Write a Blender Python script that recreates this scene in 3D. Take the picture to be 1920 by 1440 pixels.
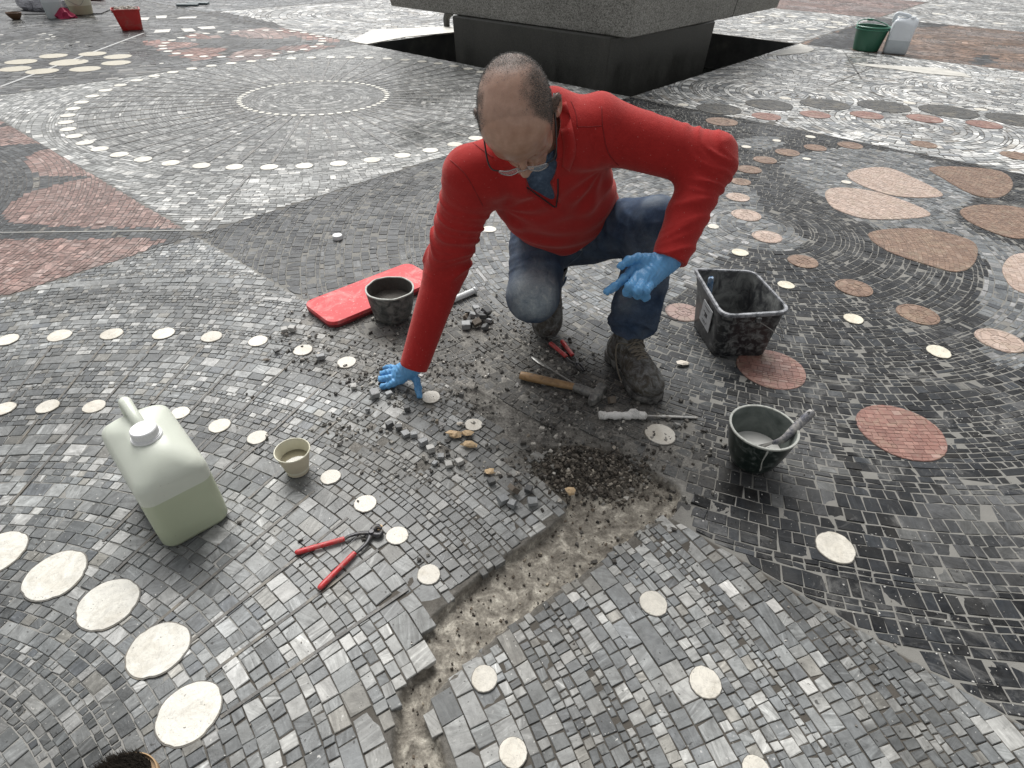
import bpy, math, random
import numpy as np
from mathutils import Vector, Matrix

# ---------------------------------------------------------------- camera, sky, sun, exposure
H = 1.25                                   # camera height above the pavement
FPX, PITCH, ROLL = 1080.0, math.radians(38.775), math.radians(-1.442)
scene = bpy.context.scene
for o in list(bpy.data.objects): bpy.data.objects.remove(o)
cam_d = bpy.data.cameras.new("camera"); cam = bpy.data.objects.new("camera", cam_d)
scene.collection.objects.link(cam); scene.camera = cam
cam_d.sensor_width = 36; cam_d.lens = FPX / 1920 * 36; cam_d.clip_start = 0.02; cam_d.clip_end = 500
_c, _s = math.cos(ROLL), math.sin(ROLL)
_V = Vector((0, -math.sin(PITCH), -math.cos(PITCH))); _U = Vector((1, 0, 0))
_right = _c * _U + _s * _V; _down = -_s * _U + _c * _V; _fwd = Vector((0, math.cos(PITCH), -math.sin(PITCH)))
_m = Matrix((_right, -_down, -_fwd)).transposed().to_4x4(); _m.translation = Vector((0, 0, H)); cam.matrix_world = _m

SUN_EL, SUN_AZ = math.radians(52), math.radians(-14)     # azimuth measured from +Y towards +X
world = bpy.data.worlds.new("World"); scene.world = world; world.use_nodes = True
nt = world.node_tree; nt.nodes.clear()
sky = nt.nodes.new('ShaderNodeTexSky'); sky.sky_type = 'NISHITA'; sky.sun_disc = False
sky.sun_elevation = SUN_EL; sky.sun_rotation = SUN_AZ; sky.dust_density = 3.0; sky.air_density = 1.0; sky.ozone_density = 1.0
hs = nt.nodes.new('ShaderNodeHueSaturation'); hs.inputs['Saturation'].default_value = 0.06; hs.inputs['Value'].default_value = 1.0
bg = nt.nodes.new('ShaderNodeBackground'); bg.inputs['Strength'].default_value = 0.092
ow = nt.nodes.new('ShaderNodeOutputWorld')
nt.links.new(sky.outputs[0], hs.inputs['Color']); nt.links.new(hs.outputs[0], bg.inputs[0]); nt.links.new(bg.outputs[0], ow.inputs[0])
sd = bpy.data.lights.new("sun", 'SUN'); sd.energy = 2.5; sd.angle = math.radians(40); sd.color = (1.0, 0.98, 0.95)
sun = bpy.data.objects.new("sun", sd); scene.collection.objects.link(sun)
_sd = Vector((math.sin(SUN_AZ) * math.cos(SUN_EL), math.cos(SUN_AZ) * math.cos(SUN_EL), math.sin(SUN_EL)))
sun.rotation_euler = _sd.to_track_quat('Z', 'Y').to_euler(); sun.location = (0, 0, 12)
scene.view_settings.view_transform = 'Standard'; scene.view_settings.look = 'None'
scene.view_settings.gamma = 1.0; scene.view_settings.exposure = 0.62
scene.render.engine = 'CYCLES'
scene.cycles.max_bounces = 6; scene.cycles.transmission_bounces = 6; scene.cycles.transparent_max_bounces = 6

# ---------------------------------------------------------------- helpers
random.seed(7); rng = np.random.default_rng(7)
C = scene.collection
CP, SP = math.cos(PITCH), math.sin(PITCH)
def gnd(px, py, z=0.0):
    """point of height z seen at a photo pixel (1920x1440)"""
    x = px - 960.0; y = py - 720.0
    u = _c * x - _s * y; v = _s * x + _c * y
    D = FPX * SP + v * CP; F = FPX * CP - v * SP; k = (H - z)
    return (u / D * k, F / D * k)
def P3(px, py, z): x, y = gnd(px, py, z); return np.array([x, y, z])
def pxr(px, py, hw, z=0.0):                # half width in pixels -> metres at that ground spot
    a = gnd(px, py, z); b = gnd(px + hw, py, z); return math.hypot(a[0] - b[0], a[1] - b[1])
TH = math.radians(-39.5); TV = np.array([math.cos(TH), math.sin(TH)]); NV = np.array([-math.sin(TH), math.cos(TH)])
def to_tn(x, y): return x * TV[0] + y * TV[1], x * NV[0] + y * NV[1]
def to_xy(t, n): return t * TV[0] + n * NV[0], t * TV[1] + n * NV[1]

def new_mesh(name, V, F, mats=(), smooth=False):
    me = bpy.data.meshes.new(name)
    me.from_pydata([tuple(map(float, v)) for v in V] if not isinstance(V, np.ndarray) else V.tolist(), [], F if isinstance(F, list) else F.tolist())
    for m in mats: me.materials.append(m)
    if smooth: me.polygons.foreach_set('use_smooth', np.ones(len(me.polygons), dtype=bool))
    me.update(); return me
def link(name, me, parent=None, loc=None):
    o = bpy.data.objects.new(name, me); C.objects.link(o)
    if parent: o.parent = parent
    if loc is not None: o.location = loc
    return o
def tag(o, label=None, cat=None, group=None, kind=None):
    if label: o['label'] = label
    if cat: o['category'] = cat
    if group: o['group'] = group
    if kind: o['kind'] = kind
    return o
def thing(name, label, cat, loc=(0, 0, 0), rz=0.0, group=None):
    o = bpy.data.objects.new(name, None); C.objects.link(o); o.location = loc; o.rotation_euler = (0, 0, rz)
    o.empty_display_size = 0.05
    return tag(o, label, cat, group)

# materials -------------------------------------------------------
class NT:
    def __init__(s, name):
        s.m = bpy.data.materials.new(name); s.m.use_nodes = True; s.t = s.m.node_tree
        s.b = s.t.nodes['Principled BSDF']; s.tc = None
    def n(s, typ, **kw):
        nd = s.t.nodes.new(typ)
        for k, v in kw.items():
            if k.startswith('i_'): nd.inputs[k[2:].replace('_', ' ')].default_value = v
            else: setattr(nd, k, v)
        return nd
    def l(s, a, b): s.t.links.new(a, b)
    def coord(s, which='Object'):
        if not s.tc: s.tc = s.n('ShaderNodeTexCoord')
        return s.tc.outputs[which]
    def noise(s, scale, detail=4, rough=0.55, co=None, dist=0.0, stretch=None):
        nd = s.n('ShaderNodeTexNoise'); nd.inputs['Scale'].default_value = scale; nd.inputs['Detail'].default_value = detail
        nd.inputs['Roughness'].default_value = rough; nd.inputs['Distortion'].default_value = dist
        co = co or s.coord()
        if stretch:
            mp = s.n('ShaderNodeMapping'); mp.inputs['Scale'].default_value = stretch; s.l(co, mp.inputs[0]); co = mp.outputs[0]
        s.l(co, nd.inputs['Vector']); return nd.outputs['Fac']
    def ramp(s, fac, stops, interp='LINEAR'):
        nd = s.n('ShaderNodeValToRGB'); cr = nd.color_ramp; cr.interpolation = interp
        while len(cr.elements) < len(stops): cr.elements.new(0.5)
        for e, (p, c) in zip(cr.elements, stops):
            e.position = p; e.color = (c[0], c[1], c[2], 1) if hasattr(c, '__len__') else (c, c, c, 1)
        s.l(fac, nd.inputs[0]); return nd.outputs[0]
    def mix(s, fac, a, b, blend='MIX'):
        nd = s.n('ShaderNodeMix', data_type='RGBA', blend_type=blend)
        for k, v in ((0, fac), (6, a), (7, b)):
            if isinstance(v, (int, float)): nd.inputs[k].default_value = v if k == 0 else (v, v, v, 1)
            elif isinstance(v, (tuple, list)): nd.inputs[k].default_value = (v[0], v[1], v[2], 1)
            else: s.l(v, nd.inputs[k])
        return nd.outputs[2]
    def math(s, op, a, b=0.0, clamp=False):
        nd = s.n('ShaderNodeMath', operation=op, use_clamp=clamp)
        for k, v in ((0, a), (1, b)):
            if isinstance(v, (int, float)): nd.inputs[k].default_value = v
            else: s.l(v, nd.inputs[k])
        return nd.outputs[0]
    def attr(s, name): nd = s.n('ShaderNodeAttribute', attribute_name=name); return nd
    def bump(s, h, strength=0.3, dist=0.002):
        nd = s.n('ShaderNodeBump'); nd.inputs['Strength'].default_value = strength; nd.inputs['Distance'].default_value = dist
        s.l(h, nd.inputs['Height']); s.l(nd.outputs[0], s.b.inputs['Normal']); return nd
    def set(s, **kw):
        for k, v in kw.items():
            inp = s.b.inputs[k.replace('_', ' ')]
            if isinstance(v, (int, float)): inp.default_value = v
            elif isinstance(v, (tuple, list)): inp.default_value = (v[0], v[1], v[2], 1)
            else: s.l(v, inp)
        return s
def smat(name, col, rough=0.5, var=0.15, scale=30, bump=0.15, bscale=80, dirt=None, dirt_amt=0.5, dirt_scale=12, bdist=0.001, metal=0.0, spec=0.5):
    """painted / plastic / metal surface with blotchy variation and optional dirt"""
    m = NT(name); f = m.noise(scale, 5)
    c = m.mix(f, tuple(x * (1 - var) for x in col), tuple(min(1, x * (1 + var)) for x in col))
    if dirt is not None:
        d = m.ramp(m.noise(dirt_scale, 8, 0.68, dist=0.6), [(0.62 - 0.35 * dirt_amt, 0.0), (0.78 - 0.25 * dirt_amt, 1.0)])
        c = m.mix(m.math('MULTIPLY', d, 0.85), c, dirt)
        m.set(Roughness=m.mix(d, rough, 0.85))
    else: m.set(Roughness=m.math('ADD', m.math('MULTIPLY', f, 0.2), rough - 0.1, True))
    m.set(Base_Color=c, Metallic=metal); m.b.inputs['Specular IOR Level'].default_value = spec
    if bump: m.bump(m.noise(bscale, 4), bump, bdist)
    return m.m

def catmull(pts, n=6, closed=True):
    pts = np.asarray(pts, float); N = len(pts); out = []
    rngi = range(N) if closed else range(N - 1)
    for i in rngi:
        if closed: p0, p1, p2, p3 = pts[(i - 1) % N], pts[i], pts[(i + 1) % N], pts[(i + 2) % N]
        else: p0, p1, p2, p3 = pts[max(i - 1, 0)], pts[i], pts[i + 1], pts[min(i + 2, N - 1)]
        for k in range(n):
            t = k / n
            out.append(0.5 * ((2 * p1) + (-p0 + p2) * t + (2 * p0 - 5 * p1 + 4 * p2 - p3) * t * t + (-p0 + 3 * p1 - 3 * p2 + p3) * t ** 3))
    if not closed: out.append(pts[-1])
    return np.array(out)
def inpoly(P, poly):
    x, y = P[:, 0], P[:, 1]; r = np.zeros(len(P), bool); q = np.roll(poly, 1, axis=0)
    for (x1, y1), (x2, y2) in zip(poly, q):
        c = ((y1 > y) != (y2 > y)); 
        with np.errstate(divide='ignore', invalid='ignore'):
            r ^= c & (x < (x2 - x1) * (y - y1) / (y2 - y1 + 1e-12) + x1)
    return r
def polydist(P, poly, closed=True):
    """distance to polygon outline"""
    d = np.full(len(P), 1e9); q = np.roll(poly, -1, axis=0)
    m = len(poly) if closed else len(poly) - 1
    for i in range(m):
        a, b = poly[i], q[i]; ab = b - a; t = np.clip(((P - a) @ ab) / (ab @ ab + 1e-12), 0, 1)
        d = np.minimum(d, np.hypot(*(P - a - t[:, None] * ab).T))
    return d
def wpoly(px, off=(0, 0), s=1.0, smooth=5):
    w = np.array([gnd(a / s + off[0], b / s + off[1]) for a, b in px])
    return catmull(w, smooth) if smooth else w
_perm = rng.permutation(512)
def vnoise(P, scale=1.0, seed=0):
    """smooth value noise, P (N,3) -> -1..1"""
    P = np.asarray(P, np.float32) * scale; i = np.floor(P).astype(np.int64); f = P - i; f = f * f * (3 - 2 * f)
    r = np.zeros(len(P), np.float32)
    for a in (0, 1):
        for b in (0, 1):
            for c in (0, 1):
                h = ((i[:, 0] + a) * 73856093 ^ (i[:, 1] + b) * 19349663 ^ (i[:, 2] + c) * 83492791 ^ (seed * 2654435)) & 0xffff
                h = ((h * 40503) & 0xffff) ^ (h >> 7); v = ((h * 2246 + 12345) & 0xffff) / 32767.5 - 1
                w = (f[:, 0] if a else 1 - f[:, 0]) * (f[:, 1] if b else 1 - f[:, 1]) * (f[:, 2] if c else 1 - f[:, 2])
                r += (v * w).astype(np.float32)
    return r
def fbm(P, scale, octv=4, seed=0):
    r = 0; a = 1; t = 0
    for k in range(octv): r = r + a * vnoise(P, scale * 2 ** k, seed + k); t += a; a *= 0.5
    return r / t
def n2(x, y, scale, octv=3, seed=0):
    x = np.asarray(x, float).ravel(); return fbm(np.stack([x, np.asarray(y, float).ravel(), np.zeros(len(x))], 1), scale, octv, seed)
# ================================================================ THE PAVEMENT
TL = [-19.1, -15.0, -10.9, -6.82, -2.93, 1.15, 5.2, 9.3, 13.4, 17.5]
NL = [-7.2, -3.05, 1.05, 5.18, 9.6, 13.8, 18.0, 22.2]
Z2 = ((0, 0), 2.743); Z4 = ((1240, 0), 2.824); Z5 = ((1200, 450), 2.667); Z6 = ((0, 0), 4.571); Z7 = ((360, 0), 3.556)
def tint(c): k = random.uniform(.85, 1.08); return tuple(x * k for x in c)
def zp(z, x, y): return (x / z[1] + z[0][0], y / z[1] + z[0][1])
TRENCH = wpoly([(735, 1475), (737, 1400), (742, 1330), (760, 1280), (802, 1240), (772, 1200), (838, 1130), (935, 1050), (1020, 995), (1062, 952), (1030, 915), (992, 872), (1040, 838), (1110, 838), (1186, 868), (1272, 910),
                (1266, 962), (1214, 984), (1142, 1040), (1040, 1112), (930, 1192), (858, 1262), (806, 1312), (822, 1380), (842, 1475)], smooth=3)
DIRT = [wpoly([(560, 600), (700, 575), (880, 590), (1000, 620), (1130, 700), (1260, 780), (1320, 870), (1280, 905), (1180, 860), (1090, 850), (960, 850), (850, 780), (740, 760), (640, 720), (560, 660)]),
        wpoly([(620, 780), (760, 760), (900, 850), (1010, 900), (1060, 955), (900, 900), (760, 900), (640, 860)]),
        wpoly([(930, 830), (1100, 790), (1230, 850), (1200, 900), (1080, 930), (980, 900)])]
STEP = wpoly([(866, 726), (900, 733), (962, 763), (1040, 797), (1120, 812), (1183, 862), (1110, 832), (1040, 832), (985, 838), (930, 802), (885, 762)], smooth=2)
def dirtf(x, y):
    P = np.stack([x, y], 1); r = np.zeros(len(P))
    for k, (pl, w, a) in enumerate(zip(DIRT, (0.10, 0.06, 0.05), (0.8, 0.55, 0.9))):
        ins = inpoly(P, pl); d = polydist(P, pl); s = np.where(ins, d, -d)
        r = np.maximum(r, a * np.clip(0.5 + s / (2 * w), 0, 1))
    d = polydist(P, TRENCH); r = np.maximum(r, 0.35 * np.clip(1 - d / 0.05, 0, 1))
    return r
TILE_QUADS = []      # (corners Nx4x2, color Nx3, dust N, wet N, lod, relief)
def pal(cols, w, n, jit=0.16):
    cols = np.array(cols, float); w = np.array(w, float) / sum(w)
    c = cols[rng.choice(len(cols), n, p=w)]; return np.clip(c * (1 + jit * rng.standard_normal((n, 1))), 0.006, 0.85)
PAL = dict(
    light=([(.32, .33, .33), (.47, .47, .46), (.62, .62, .60), (.20, .21, .22), (.66, .65, .62), (.36, .34, .31)], (4, 5, 3, 2, 1, 1)),
    blue=([(.088, .097, .105), (.135, .146, .152), (.20, .208, .210), (.29, .30, .30), (.42, .42, .41), (.06, .07, .085), (.23, .22, .195), (.55, .55, .53)], (4.5, 4.5, 4, 3.6, 2.4, 1.6, .8, .6)),
    fore=([(.085, .092, .098), (.13, .139, .145), (.205, .213, .212), (.30, .302, .292), (.39, .387, .368), (.058, .063, .070), (.25, .235, .205), (.52, .51, .485)], (4, 4, 4, 4, 2.4, 1.6, 1.2, .5)),
    dgray=([(.038, .042, .046), (.058, .063, .067), (.088, .092, .094), (.030, .033, .037), (.17, .16, .14)], (5, 5, 2.2, 2, .22)),
    ringp=([(.20, .205, .20), (.28, .285, .28), (.36, .362, .352), (.15, .155, .155), (.50, .495, .475)], (4, 5, 3, 2, 1)),
    smoke=([(.060, .062, .064), (.080, .082, .084), (.11, .112, .11), (.042, .044, .046)], (4, 4, 2, 1)),
    oval=([(.030, .032, .032), (.045, .046, .045), (.07, .07, .066)], (4, 4, 1)),
    mixed=([(.04, .044, .047), (.07, .074, .077), (.12, .124, .124), (.025, .027, .030), (.20, .195, .185)], (4, 4, 3, 2, 1)),
    black=([(.014, .0155, .018), (.021, .0235, .027), (.034, .038, .043), (.010, .011, .0125), (.10, .098, .09)], (5, 5, 2.2, 2, .05)),
    gray=([(.13, .14, .148), (.19, .20, .205), (.27, .27, .27), (.085, .092, .10)], (4, 4, 2, 2)),
    pink=([(.235, .150, .130), (.275, .185, .162), (.20, .122, .105), (.33, .24, .215)], (4, 4, 3, 1)),
    brown=([(.18, .110, .075), (.23, .145, .100), (.14, .082, .056), (.29, .20, .15)], (4, 4, 3, 1)),
    pale=([(.42, .32, .265), (.47, .375, .32), (.36, .265, .215)], (4, 3, 2)),
    cream=([(.42, .38, .28), (.50, .46, .36), (.36, .32, .23)], (3, 3, 1)),
    red=([(.22, .10, .078), (.28, .15, .12), (.17, .073, .058), (.33, .22, .19)], (4, 4, 2, 1)))

def polar_tiles(cen, r0, r1, rw, tl, gap, aw=None, box=None, seed=0):
    """concentric courses of hand-cut tesserae round a centre; box clips in plaza (t,n) coordinates"""
    rg = np.random.default_rng(seed + 11); out = []; r = r0
    while r < r1:
        w = rg.uniform(*rw) if rg.random() > 0.16 else rg.uniform(*rw) * 1.45
        if box is not None and r > 0.05:
            bt = np.array([box[0], box[1], box[1], box[0]]); bn = np.array([box[2], box[2], box[3], box[3]])
            bx, by = to_xy(bt, bn); ang = np.arctan2(by - cen[1], bx - cen[0])
            inside = (box[0] <= to_tn(*cen)[0] <= box[1]) and (box[2] <= to_tn(*cen)[1] <= box[3])
        else: inside = True
        if inside: a0, a1 = -math.pi, math.pi
        else:
            base = math.atan2(by.mean() - cen[1], bx.mean() - cen[0]); d = (ang - base + math.pi) % (2 * math.pi) - math.pi
            a0, a1 = base + d.min() - 0.02, base + d.max() + 0.02
        rm = r + w / 2; L = (a1 - a0) * rm; k = max(6, int(L / ((tl[0] + tl[1]) / 2)) )
        if k > 30000: k = 30000
        if tl[0] > .5: k = max(6, int(L / (w * (tl[0] + tl[1]) / 2))); ls = w * rg.uniform(tl[0], tl[1], k)
        else: ls = rg.uniform(tl[0], tl[1], k)
        big = rg.random(k) < 0.10; ls[big] *= 1.7
        e = np.concatenate([[0], np.cumsum(ls)]); e = a0 + e / e[-1] * (a1 - a0)
        ga = gap / 2 / rm; s = e[:-1] + ga; t = e[1:] - ga
        split = rg.random() < 0.33 and w > (rw[0] + rw[1]) / 2      # a course that is halved into two rows of small cubes
        rows = [(r, r + w)] if not split else [(r, r + w / 2), (r + w / 2, r + w)]
        for ri_, (q0, q1) in enumerate(rows):
            if split and tl[0] > .5:
                k = max(6, int(L / (w * .5 * (tl[0] + tl[1]) / 2))); ls = rg.uniform(tl[0], tl[1], k); e = np.concatenate([[0], np.cumsum(ls)]); e = a0 + e / e[-1] * (a1 - a0); s = e[:-1] + ga; t = e[1:] - ga
            q0 = q0 + gap / 2; q1 = q1 - gap / 2
            A = np.stack([s, t, t, s], 1); R = np.stack([np.full(k, q0), np.full(k, q0), np.full(k, q1), np.full(k, q1)], 1)
            A = A + rg.normal(0, gap * 0.32, A.shape) / rm; R = R + rg.normal(0, gap * 0.36, R.shape)
            out.append(np.stack([cen[0] + R * np.cos(A), cen[1] + R * np.sin(A)], 2))
        r += w
    q = np.concatenate(out)
    if box is not None:
        t, n = to_tn(q[..., 0], q[..., 1]); ct, cn = t.mean(1), n.mean(1)
        m = (ct > box[0]) & (ct < box[1]) & (cn > box[2]) & (cn < box[3]); q = q[m]; t = t[m]; n = n[m]
        t = np.clip(t, box[0] + gap / 2, box[1] - gap / 2); n = np.clip(n, box[2] + gap / 2, box[3] - gap / 2)
        x, y = to_xy(t, n); q = np.stack([x, y], 2)
        a = 0.5 * np.abs((q[:, 2, 0] - q[:, 0, 0]) * (q[:, 3, 1] - q[:, 1, 1]) - (q[:, 3, 0] - q[:, 1, 0]) * (q[:, 2, 1] - q[:, 0, 1]))
        q = q[a > (0.3 * rw[0] * (tl[0] if tl[0] < .5 else rw[0]))]
    return q
def visible(q, m=0.12):
    """drop courses far outside what a camera near the photo's could ever see"""
    c = q.mean(1); D = c[:, 1] * CP + H * SP; u = c[:, 0] / D; v = (H * CP - c[:, 1] * SP) / D
    return q[(np.abs(u) < 0.89 + 0.35) & (v < 0.667 + 0.30) & (v > -0.667 - 0.12) & (D > 0.1)]

DISCS = []           # (x,y,r,color,kind)
def disc(px, py, hw, col=(.62, .59, .52), z=None):
    if z: hw = hw / z[1]; px, py = zp(z, px, py)
    x, y = gnd(px, py); DISCS.append((x, y, pxr(px, py, hw), col))
for a in [(355, 1337, 58), (297, 1218, 55), (203, 1133, 54), (104, 1079, 54), (-5, 1038, 50)]: disc(*a, col=(.60, .585, .53))
cream = (.60, .56, .44)
for a in [(1566, 1027, 35), (1225, 1132, 26), (1322, 1280, 30), (908, 1273, 25), (962, 1412, 27), (1418, 1445, 26), (1238, 815, 28), (745, 1005, 21), (804, 1078, 22), (685, 945, 21), (620, 895, 19), (483, 821, 19),
          (412, 799, 20), (338, 775, 18), (90, 763, 20), (177, 763, 20), (8, 767, 20), (14, 638, 20), (112, 630, 21), (210, 627, 20), (307, 626, 20), (397, 632, 19), (484, 640, 18), (568, 657, 18), (650, 680, 18), (808, 745, 18), (888, 797, 17), (917, 430, 14),
          (1004, 452, 14), (1090, 470, 14)]: disc(*a, col=tint((.60, .57, .50)))
for a in [(450, 778, 25), (610, 745, 22), (790, 725, 25), (980, 965, 25), (275, 1200, 30), (115, 555, 28), (655, 520, 30), (1315, 545, 30), (1690, 580, 30), (1475, 30, 20), (770, 842, 22), (585, 318, 25), (2040, 700, 26)]: disc(*a, z=Z4)
for a in [(500, 63, 40), (730, 225, 40), (1067, 396, 47), (1493, 560, 55)]: disc(*a, col=(.64, .60, .49), z=Z5)
# cream ovals top left, white ones top right behind the plinth
for a in [(183, 530, 130), (130, 592, 130), (360, 612, 132), (592, 535, 158), (457, 480, 118), (795, 462, 115), (1012, 486, 118), (997, 540, 120), (732, 592, 128)]: disc(*a, col=(.40, .37, .29), z=Z6)
for a in [(520, 88, 28), (600, 85, 26), (690, 88, 28), (855, 104, 28), (930, 118, 28), (960, 130, 28), (900, 144, 30), (795, 155, 28), (700, 152, 28), (595, 143, 28), (500, 120, 26), (470, 100, 24), (740, 118, 22), (1470, 75, 30), (1790, 125, 30)]: disc(*a, col=(.62, .60, .54), z=Z4)
# the great ring of white discs
RC = (-1.814, 5.562); RR = 1.881; RI = 0.631; NS = 55
for k in range(NS):
    a = 2 * math.pi * (k + 0.35) / NS
    DISCS.append((RC[0] + RR * math.cos(a), RC[1] + RR * math.sin(a), 0.055, tint((.62, .60, .53))))
    DISCS.append((RC[0] + RI * math.cos(a), RC[1] + RI * math.sin(a), 0.024, (.58, .57, .51)))
# dotted ring upper left
for k in range(30):
    c0 = gnd(*zp(Z2, 1265, 217)); a = 2 * math.pi * k / 30; DISCS.append((c0[0] + 0.93 * math.cos(a), c0[1] + 1.0 * math.sin(a), 0.05, (.60, .59, .54)))
for a in [(30, 380), (178, 370), (315, 354), (408, 333), (458, 316), (435, 300), (378, 288), (10, 300), (665, 362), (1385, 545)]: disc(a[0], a[1], 20, col=(.6, .59, .54), z=Z6)
# oval inlays: (outline in world, palette)
OV = []
def oval(px, py, hw, p, z=None, sq=1.0):
    if z: hw = hw / z[1]; px, py = zp(z, px, py)
    x, y = gnd(px, py); r = pxr(px, py, hw); a = np.linspace(0, 2 * math.pi, 28, endpoint=False)
    OV.append((np.stack([x + r * np.cos(a) * (1 + .02 * np.sin(3 * a)), y + r * sq * np.sin(a)], 1), p))
for a in [(815, 783, 55), (668, 808, 60), (550, 848, 58), (465, 898, 62), (420, 963, 52), (405, 1045, 60), (320, 645, 80), (1000, 770, 60), (1390, 765, 60), (1880, 825, 70)]: oval(*a, 'brown' if a[0] != 405 else 'pale', z=Z4)
for a in [(450, 1140, 75), (560, 1255, 75)]: oval(*a, 'pale', z=Z4)
oval(750, 1385, 75, 'brown', z=Z4)
for a in [(1070, 240, 85, 'brown'), (1390, 373, 95, 'brown'), (1800, 503, 105, 'pale'), (655, 645, 162, 'red'), (1305, 960, 198, 'red'), (215, 362, 85, 'pink')]: oval(*a, z=Z5)
for a in [(305, 578, 112), (572, 555, 115), (868, 552, 118), (1180, 563, 123), (1522, 590, 132), (1880, 635, 130)]: oval(*a, 'oval', z=Z4)
for a in [(557, 617, 72), (815, 607, 73), (1088, 610, 78), (1395, 628, 82), (1710, 660, 80)]: oval(*a, 'red', z=Z4)
for z, p, pts in [
    (Z4, 'pale', [(985, 930), (1060, 895), (1200, 890), (1350, 950), (1480, 1020), (1450, 1045), (1250, 1040), (1080, 990)]),
    (Z4, 'pale', [(870, 1020), (930, 995), (1100, 1010), (1300, 1070), (1420, 1130), (1350, 1155), (1100, 1160), (950, 1120), (890, 1080)]),
    (Z4, 'brown', [(1420, 890), (1600, 885), (1800, 910), (1860, 980), (1790, 1045), (1650, 1030), (1500, 950)]),
    (Z4, 'brown', [(1590, 1110), (1700, 1085), (1920, 1105), (2010, 1180), (1980, 1250), (1850, 1260), (1680, 1200), (1600, 1150)]),
    (Z4, 'brown', [(1095, 1245), (1200, 1215), (1400, 1215), (1600, 1260), (1670, 1310), (1650, 1400), (1560, 1440), (1400, 1400), (1200, 1330)]),
    (Z5, 'pale', [(1815, 130), (1870, 75), (1990, 70), (2050, 150), (1990, 270), (1880, 250), (1825, 190)])]:
    OV.append((wpoly(pts, z[0], z[1], 4), p))
# painted-by-stone colour zones (outline in photo pixels -> ground)
ZN = {}
ZN['man'] = [
    (wpoly([(1250, 330), (1330, 335), (1400, 345), (1440, 400), (1510, 448), (1480, 470), (1400, 470), (1340, 495), (1330, 520), (1250, 560), (1200, 600), (1040, 590), (1000, 560), (880, 540), (850, 490), (870, 430), (900, 330), (1000, 300)]), 'gray'),
    (wpoly([(1465, 308), (1560, 278), (1700, 288), (1790, 325), (1830, 370), (1790, 400), (1840, 440), (1900, 460), (1945, 500), (1945, 600), (1880, 640), (1835, 560), (1850, 490), (1740, 430), (1640, 425), (1560, 380)]), 'gray'),
    (wpoly([(1375, 265), (1440, 255), (1470, 268), (1420, 282)]), 'gray'),
    (wpoly([(1840, 640), (1925, 645), (1925, 690), (1860, 680)]), 'gray'),
    (np.array([gnd(1472, 868)]) + .165 * np.stack([np.cos(np.linspace(0, 6.2, 30)), np.sin(np.linspace(0, 6.2, 30))], 1), 'smoke'),
    (wpoly([(1690, 1000), (1700, 940), (1780, 905), (1900, 930), (1960, 1010), (1940, 1110), (1850, 1150), (1750, 1100)]), 'smoke'),
    (wpoly([(300, 470), (378, 425), (600, 330), (850, 240), (930, 260), (900, 420), (860, 560), (800, 640), (760, 700), (700, 640)]), 'dgray'),
    (wpoly([(860, 560), (1000, 560), (1200, 600), (1290, 600), (1380, 640), (1330, 760), (1290, 905), (1180, 870), (860, 740), (760, 640)]), 'dgray')]
ZN['left'] = [(wpoly(p, Z2[0], Z2[1], s), 'pink') for p, s in [
    ([(-300, 300), (0, 555), (105, 612), (0, 640), (-200, 660)], 0), ([(-300, 680), (0, 655), (110, 628), (275, 735), (0, 748), (-300, 760)], 0),
    ([(132, 832), (150, 800), (220, 772), (310, 762), (500, 888), (370, 905), (250, 903), (165, 880)], 4),
    ([(12, 1095), (60, 1040), (170, 985), (320, 945), (560, 912), (800, 1040), (1000, 1165), (700, 1168), (400, 1166), (100, 1150)], 3)]]
ZN['left'] += [(wpoly([(-300, 450), (0, 449), (320, 447), (200, 500), (0, 560), (-200, 600)], smooth=0), 'pink')]
ZN['tl'] = [(wpoly(p, z[0], z[1], 4), c) for z, c, p in [
    (Z2, 'red', [(740, 215), (850, 210), (1040, 225), (900, 250), (830, 255)]), (Z2, 'red', [(870, 265), (1140, 248), (1080, 300), (1000, 308)]),
    (Z2, 'pink', [(1170, 308), (1200, 275), (1320, 250), (1450, 275), (1300, 308)]), (Z2, 'red', [(955, 190), (1000, 173), (1090, 180), (1110, 200)]),
    (Z2, 'red', [(1430, 140), (1730, 195), (1700, 218), (1500, 185)]), (Z2, 'red', [(1450, 240), (1700, 232), (1690, 248), (1480, 262)]),
    (Z2, 'pink', [(1180, 165), (1400, 145), (1500, 190), (1300, 200)]), (Z2, 'black', [(1000, 60), (1150, 62), (1450, 130), (1300, 135)]),
    (Z2, 'black', [(740, 290), (860, 262), (1040, 218), (1180, 180), (1450, 232), (1450, 258), (1180, 300), (800, 300)]),
    (Z6, 'black', [(520, 330), (560, 260), (640, 222), (830, 222), (1080, 330), (800, 400), (640, 390)]), (Z6, 'black', [(-100, 245), (250, 240), (310, 320), (0, 330)]),
    (Z6, 'black', [(240, 560), (480, 475), (640, 450), (800, 395), (1150, 350), (1260, 400), (1000, 450), (1100, 500), (1150, 530), (900, 600), (560, 630), (330, 600)]),
    (Z6, 'black', [(1080, 430), (1400, 440), (1500, 500), (1250, 510)])]]
ZN['bucket'] = [(wpoly(p, Z4[0], Z4[1], 4), c) for c, p in [
    ('black', [(760, 235), (1050, 130), (1180, 80), (1700, 110), (1500, 140), (1250, 150), (1060, 210), (1000, 270)]),
    ('gray', [(830, 200), (1000, 165), (1060, 190), (1040, 230)]), ('black', [(1640, 330), (1690, 290), (1770, 300), (1720, 345)])]]

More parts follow.
